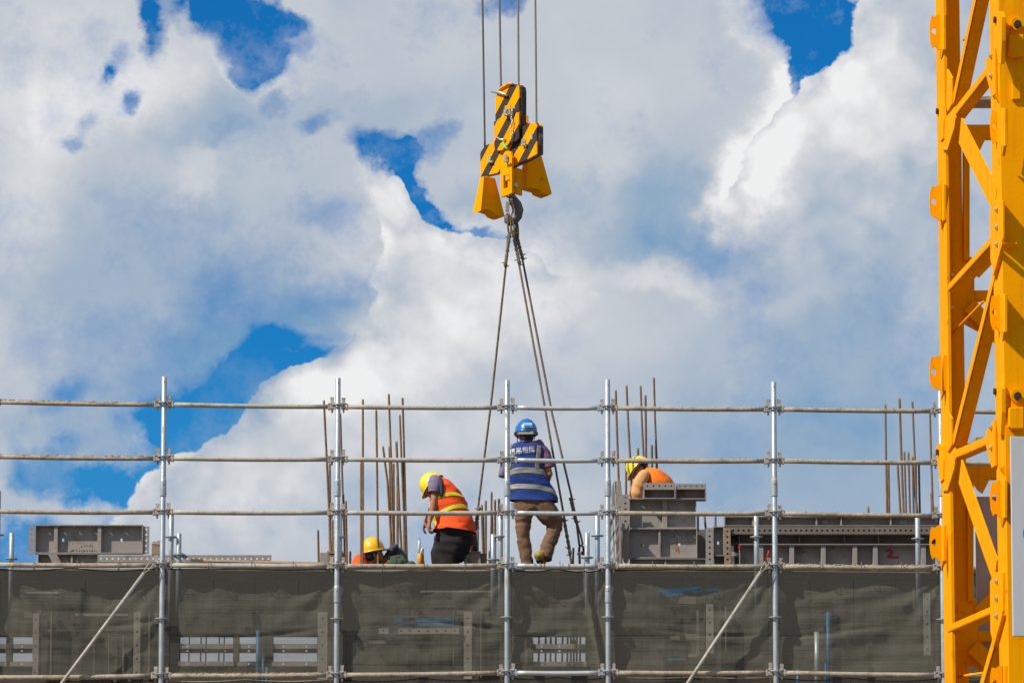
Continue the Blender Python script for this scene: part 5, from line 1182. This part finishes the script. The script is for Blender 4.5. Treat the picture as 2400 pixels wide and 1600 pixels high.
cloth('sleeve', [ro(515, 400, 40, .08, -.13), ro(530, 470, 42, .08, -.15), ro(535, 560, 32, .06, -.16), ro(525, 600, 15, .04, -.16)], 'darkcloth', po, .006, 12)
tro = cloth('trousers', [ro(790, 905, 120, .15), ro(760, 960, 180, .185), ro(720, 1060, 238, .20), ro(680, 1170, 245, .195), ro(640, 1290, 228, .185), ro(600, 1400, 208, .175), ro(610, 1500, 160, .17)], 'black', po, .026, 13, nt=50)
for dy in (-.1, .11): cloth('leg', [ro(600, 1440, 130, .08, dy), ro(660, 1530, 80, .07, dy), ro(690, 1600, 60, .06, dy)], 'black', po, .01, 15)
zt = ZD+.045
for dy in (-.1, .11): p = ao(700, 1600, dy); boot(po, (p.x, p.y, zt), (p.x-.2, p.y, zt))

# --- worker in the orange shirt behind the formwork stack
Y = 43.3
fq = lambda x, y: (1400+x/5.225, 1040+y/5.225)
def rq(x, y, hw, dep, dY=0): u, v = fq(x, y); return (at(u, v, Y+dY), hw/5.225/207, dep)
def aq(x, y, dY=0): return at(*fq(x, y), Y+dY)
pq = thing('person', 'stooping worker in yellow helmet, orange shirt and tan sleeves behind the formwork stack', 'person', (at(1530, 1400, Y).x, Y, ZD))
upq = Vector((-.66, .30, .66)); fwq = Vector((-.72, -.22, -.62))
hc = aq(515, 318, 0); mb = MB(); head(mb, hc, upq, fwq)
limb(mb, [hc-upq*.05, aq(610, 340, .03), aq(680, 400, .03)], [.058, .062, .09])
mb.loft([rq(620, 400, 60, .12), rq(730, 480, 110, .16), rq(760, 620, 120, .15), rq(740, 760, 120, .14), rq(700, 850, 110, .14)], 18)
limb(mb, [aq(560, 430, -.15), aq(470, 640, -.2), aq(430, 780, -.2)], [.055, .042, .03]); hand(mb, aq(430, 780, -.2), (-.2, 0, -1), (.8, 0, 0), .6)
limb(mb, [aq(560, 430, .15), aq(440, 640, .2), aq(400, 780, .2)], [.055, .042, .03]); hand(mb, aq(400, 780, .2), (-.2, 0, -1), (.8, 0, 0), .6, 1, 1)
zf_ = ZD
kq = Vector((aq(640, 900).x, Y, 0))
for dy in (-.1, .12):
    h0 = aq(720, 860, dy); limb(mb, [h0, Vector((h0.x-.22, Y+dy, ZD+.38)), Vector((h0.x-.02, Y+dy, ZD+.06))], [.085, .058, .04])
finish(mb, pq)
helmet(aq(505, 290, 0), upq, fwq, 'helmet_yellow', pq, w=.122, l=.145, h=.140)
MB().ball(hc-fwq.normalized()*.032+upq*.0, (.078, .088, .088)).build('hair', M['hair'], pq)
QR = [rq(575, 345, 62, .10), rq(630, 375, 92, .16), rq(700, 430, 135, .19), rq(745, 520, 190, .20), rq(760, 640, 195, .20), rq(745, 780, 185, .19), rq(720, 880, 170, .18)]
cloth('shirt', QR, 'orange_shirt', pq, .012, 21, cap=True)
cloth('sleeve', [rq(580, 375, 60, .08, -.12), rq(540, 440, 74, .09, -.17), rq(490, 560, 82, .09, -.2), rq(455, 680, 82, .085, -.21), rq(440, 740, 60, .06, -.21)], 'tanshirt', pq, .012, 22)
cloth('sleeve', [rq(560, 400, 60, .08, .12), rq(480, 560, 70, .09, .2), rq(430, 700, 60, .085, .2)], 'tanshirt', pq, .012, 23)
tq = cloth('trousers', [rq(725, 800, 150, .17), rq(720, 860, 160, .18), rq(700, 930, 120, .16)], 'darkcloth', pq, .01, 24)
for dy in (-.1, .12):
    h0 = aq(720, 860, dy); cloth('leg', [(h0, .1, .1), (Vector((h0.x-.2, Y+dy, ZD+.4)), .075, .08), (Vector((h0.x-.03, Y+dy, ZD+.1)), .06, .06)], 'darkcloth', tq, .01, 25)
    boot(pq, (h0.x, Y+dy, ZD+.05), (h0.x-.22, Y+dy, ZD+.05))

# --- crouching worker, only the helmeted head above the rail
Y = 43.0
def a4(x, y, dY=0): return at(*f4(x, y), Y+dY)
def r4(x, y, hw, dep, dY=0): return (a4(x, y, dY), hw/3.41/209, dep)
p4 = thing('person', 'crouching worker with golden yellow helmet just showing above the rail, orange vest', 'person', (a4(500, 1500).x, Y, ZD))
up4 = Vector((-.20, -.08, 1)); fw4 = Vector((.92, .22, .05))
hc = a4(530, 1428, 0); mb = MB(); head(mb, hc, up4, fw4)
limb(mb, [hc-up4*.06-fw4*.02, a4(470, 1535)], [.047, .055]); mb.loft([r4(440, 1530, 44, .13), r4(430, 1580, 60, .16), r4(430, 1640, 60, .15)], 16)
limb(mb, [a4(415, 1580, -.17), a4(440, 1690, -.2), a4(560, 1690, -.15)], [.05, .04, .03]); hand(mb, a4(560, 1690, -.15), (1, 0, 0), (0, 0, -1))
limb(mb, [a4(420, 1530, .17), a4(470, 1620, .2), a4(560, 1600, .15)], [.05, .04, .03]); hand(mb, a4(560, 1600, .15), (1, 0, 0), (0, 0, -1))
for dy in (-.1, .1): limb(mb, [a4(400, 1640, dy), Vector((a4(560, 1600).x, Y+dy, ZD+.09)), Vector((a4(440, 1600).x, Y+dy, ZD+.05))], [.08, .06, .04])
finish(mb, p4)
MB().ball(hc-fw4.normalized()*.03, (.079, .09, .09)).build('hair', M['hair'], p4)
helmet(a4(528, 1392, 0), up4, fw4, 'helmet_orange', p4, w=.125, l=.13, h=.14)
cloth('vest', [r4(470, 1462, 40, .09), r4(435, 1478, 62, .15), r4(425, 1520, 70, .185), r4(425, 1580, 74, .19), r4(425, 1650, 74, .19)], 'orange', p4, .01, 31)
cloth('trousers', [r4(425, 1620, 75, .18), r4(430, 1660, 80, .19), r4(450, 1690, 60, .16)], 'black', p4, .01, 32)

# --- worker bending behind the green bag: one arm and the top of his back
Y = 43.25
p5 = thing('person', 'worker hidden behind the green bag, only a bent arm in a charcoal sleeve showing', 'person', (a4(720, 1500).x, Y, ZD))
mb = MB()
def a5(x, y, dY=0): return at(*f4(x, y), Y+dY)
def r5(x, y, hw, dep, dY=0): return (a5(x, y, dY), hw/3.41/208, dep)
mb.loft([r5(700, 1400, 20, .10), r5(740, 1440, 40, .14), r5(770, 1500, 50, .14), r5(780, 1560, 50, .13)], 16)
hc = a5(690, 1520, .05); head(mb, hc, (-.6, 0, .6), (-.6, 0, -.7)); limb(mb, [hc, a5(715, 1450, .03)], [.06, .07])
limb(mb, [a5(690, 1400, -.1), a5(655, 1425, -.15), a5(610, 1478, -.15), a5(590, 1500, -.15)], [.05, .042, .036, .03]); hand(mb, a5(590, 1500, -.15), (-.4, 0, -1), (.8, 0, 0))
limb(mb, [a5(700, 1420, .14), a5(650, 1500, .16), a5(600, 1560, .16)], [.05, .04, .03]); hand(mb, a5(600, 1560, .16), (-.4, 0, -1), (.8, 0, 0), .6, 1, 1)
for dy in (-.1, .1): limb(mb, [a5(790, 1560, dy), Vector((a5(700, 1600).x, Y+dy, ZD+.10)), Vector((a5(800, 1600).x, Y+dy, ZD+.05))], [.08, .06, .04])
finish(mb, p5)
cloth('shirt', [r5(690, 1372, 22, .08), r5(705, 1400, 44, .13), r5(735, 1450, 54, .16), r5(765, 1520, 56, .16), r5(780, 1570, 54, .15)], 'darkcloth', p5, .01, 41)
cloth('sleeve', [r5(700, 1378, 26, .07, -.1), r5(678, 1395, 30, .075, -.13), r5(652, 1425, 26, .07, -.15), r5(632, 1448, 22, .06, -.15)], 'darkcloth', p5, .01, 42)
cloth('trousers', [r5(780, 1530, 56, .16), r5(790, 1580, 60, .16), r5(790, 1620, 50, .14)], 'black', p5, .01, 43)
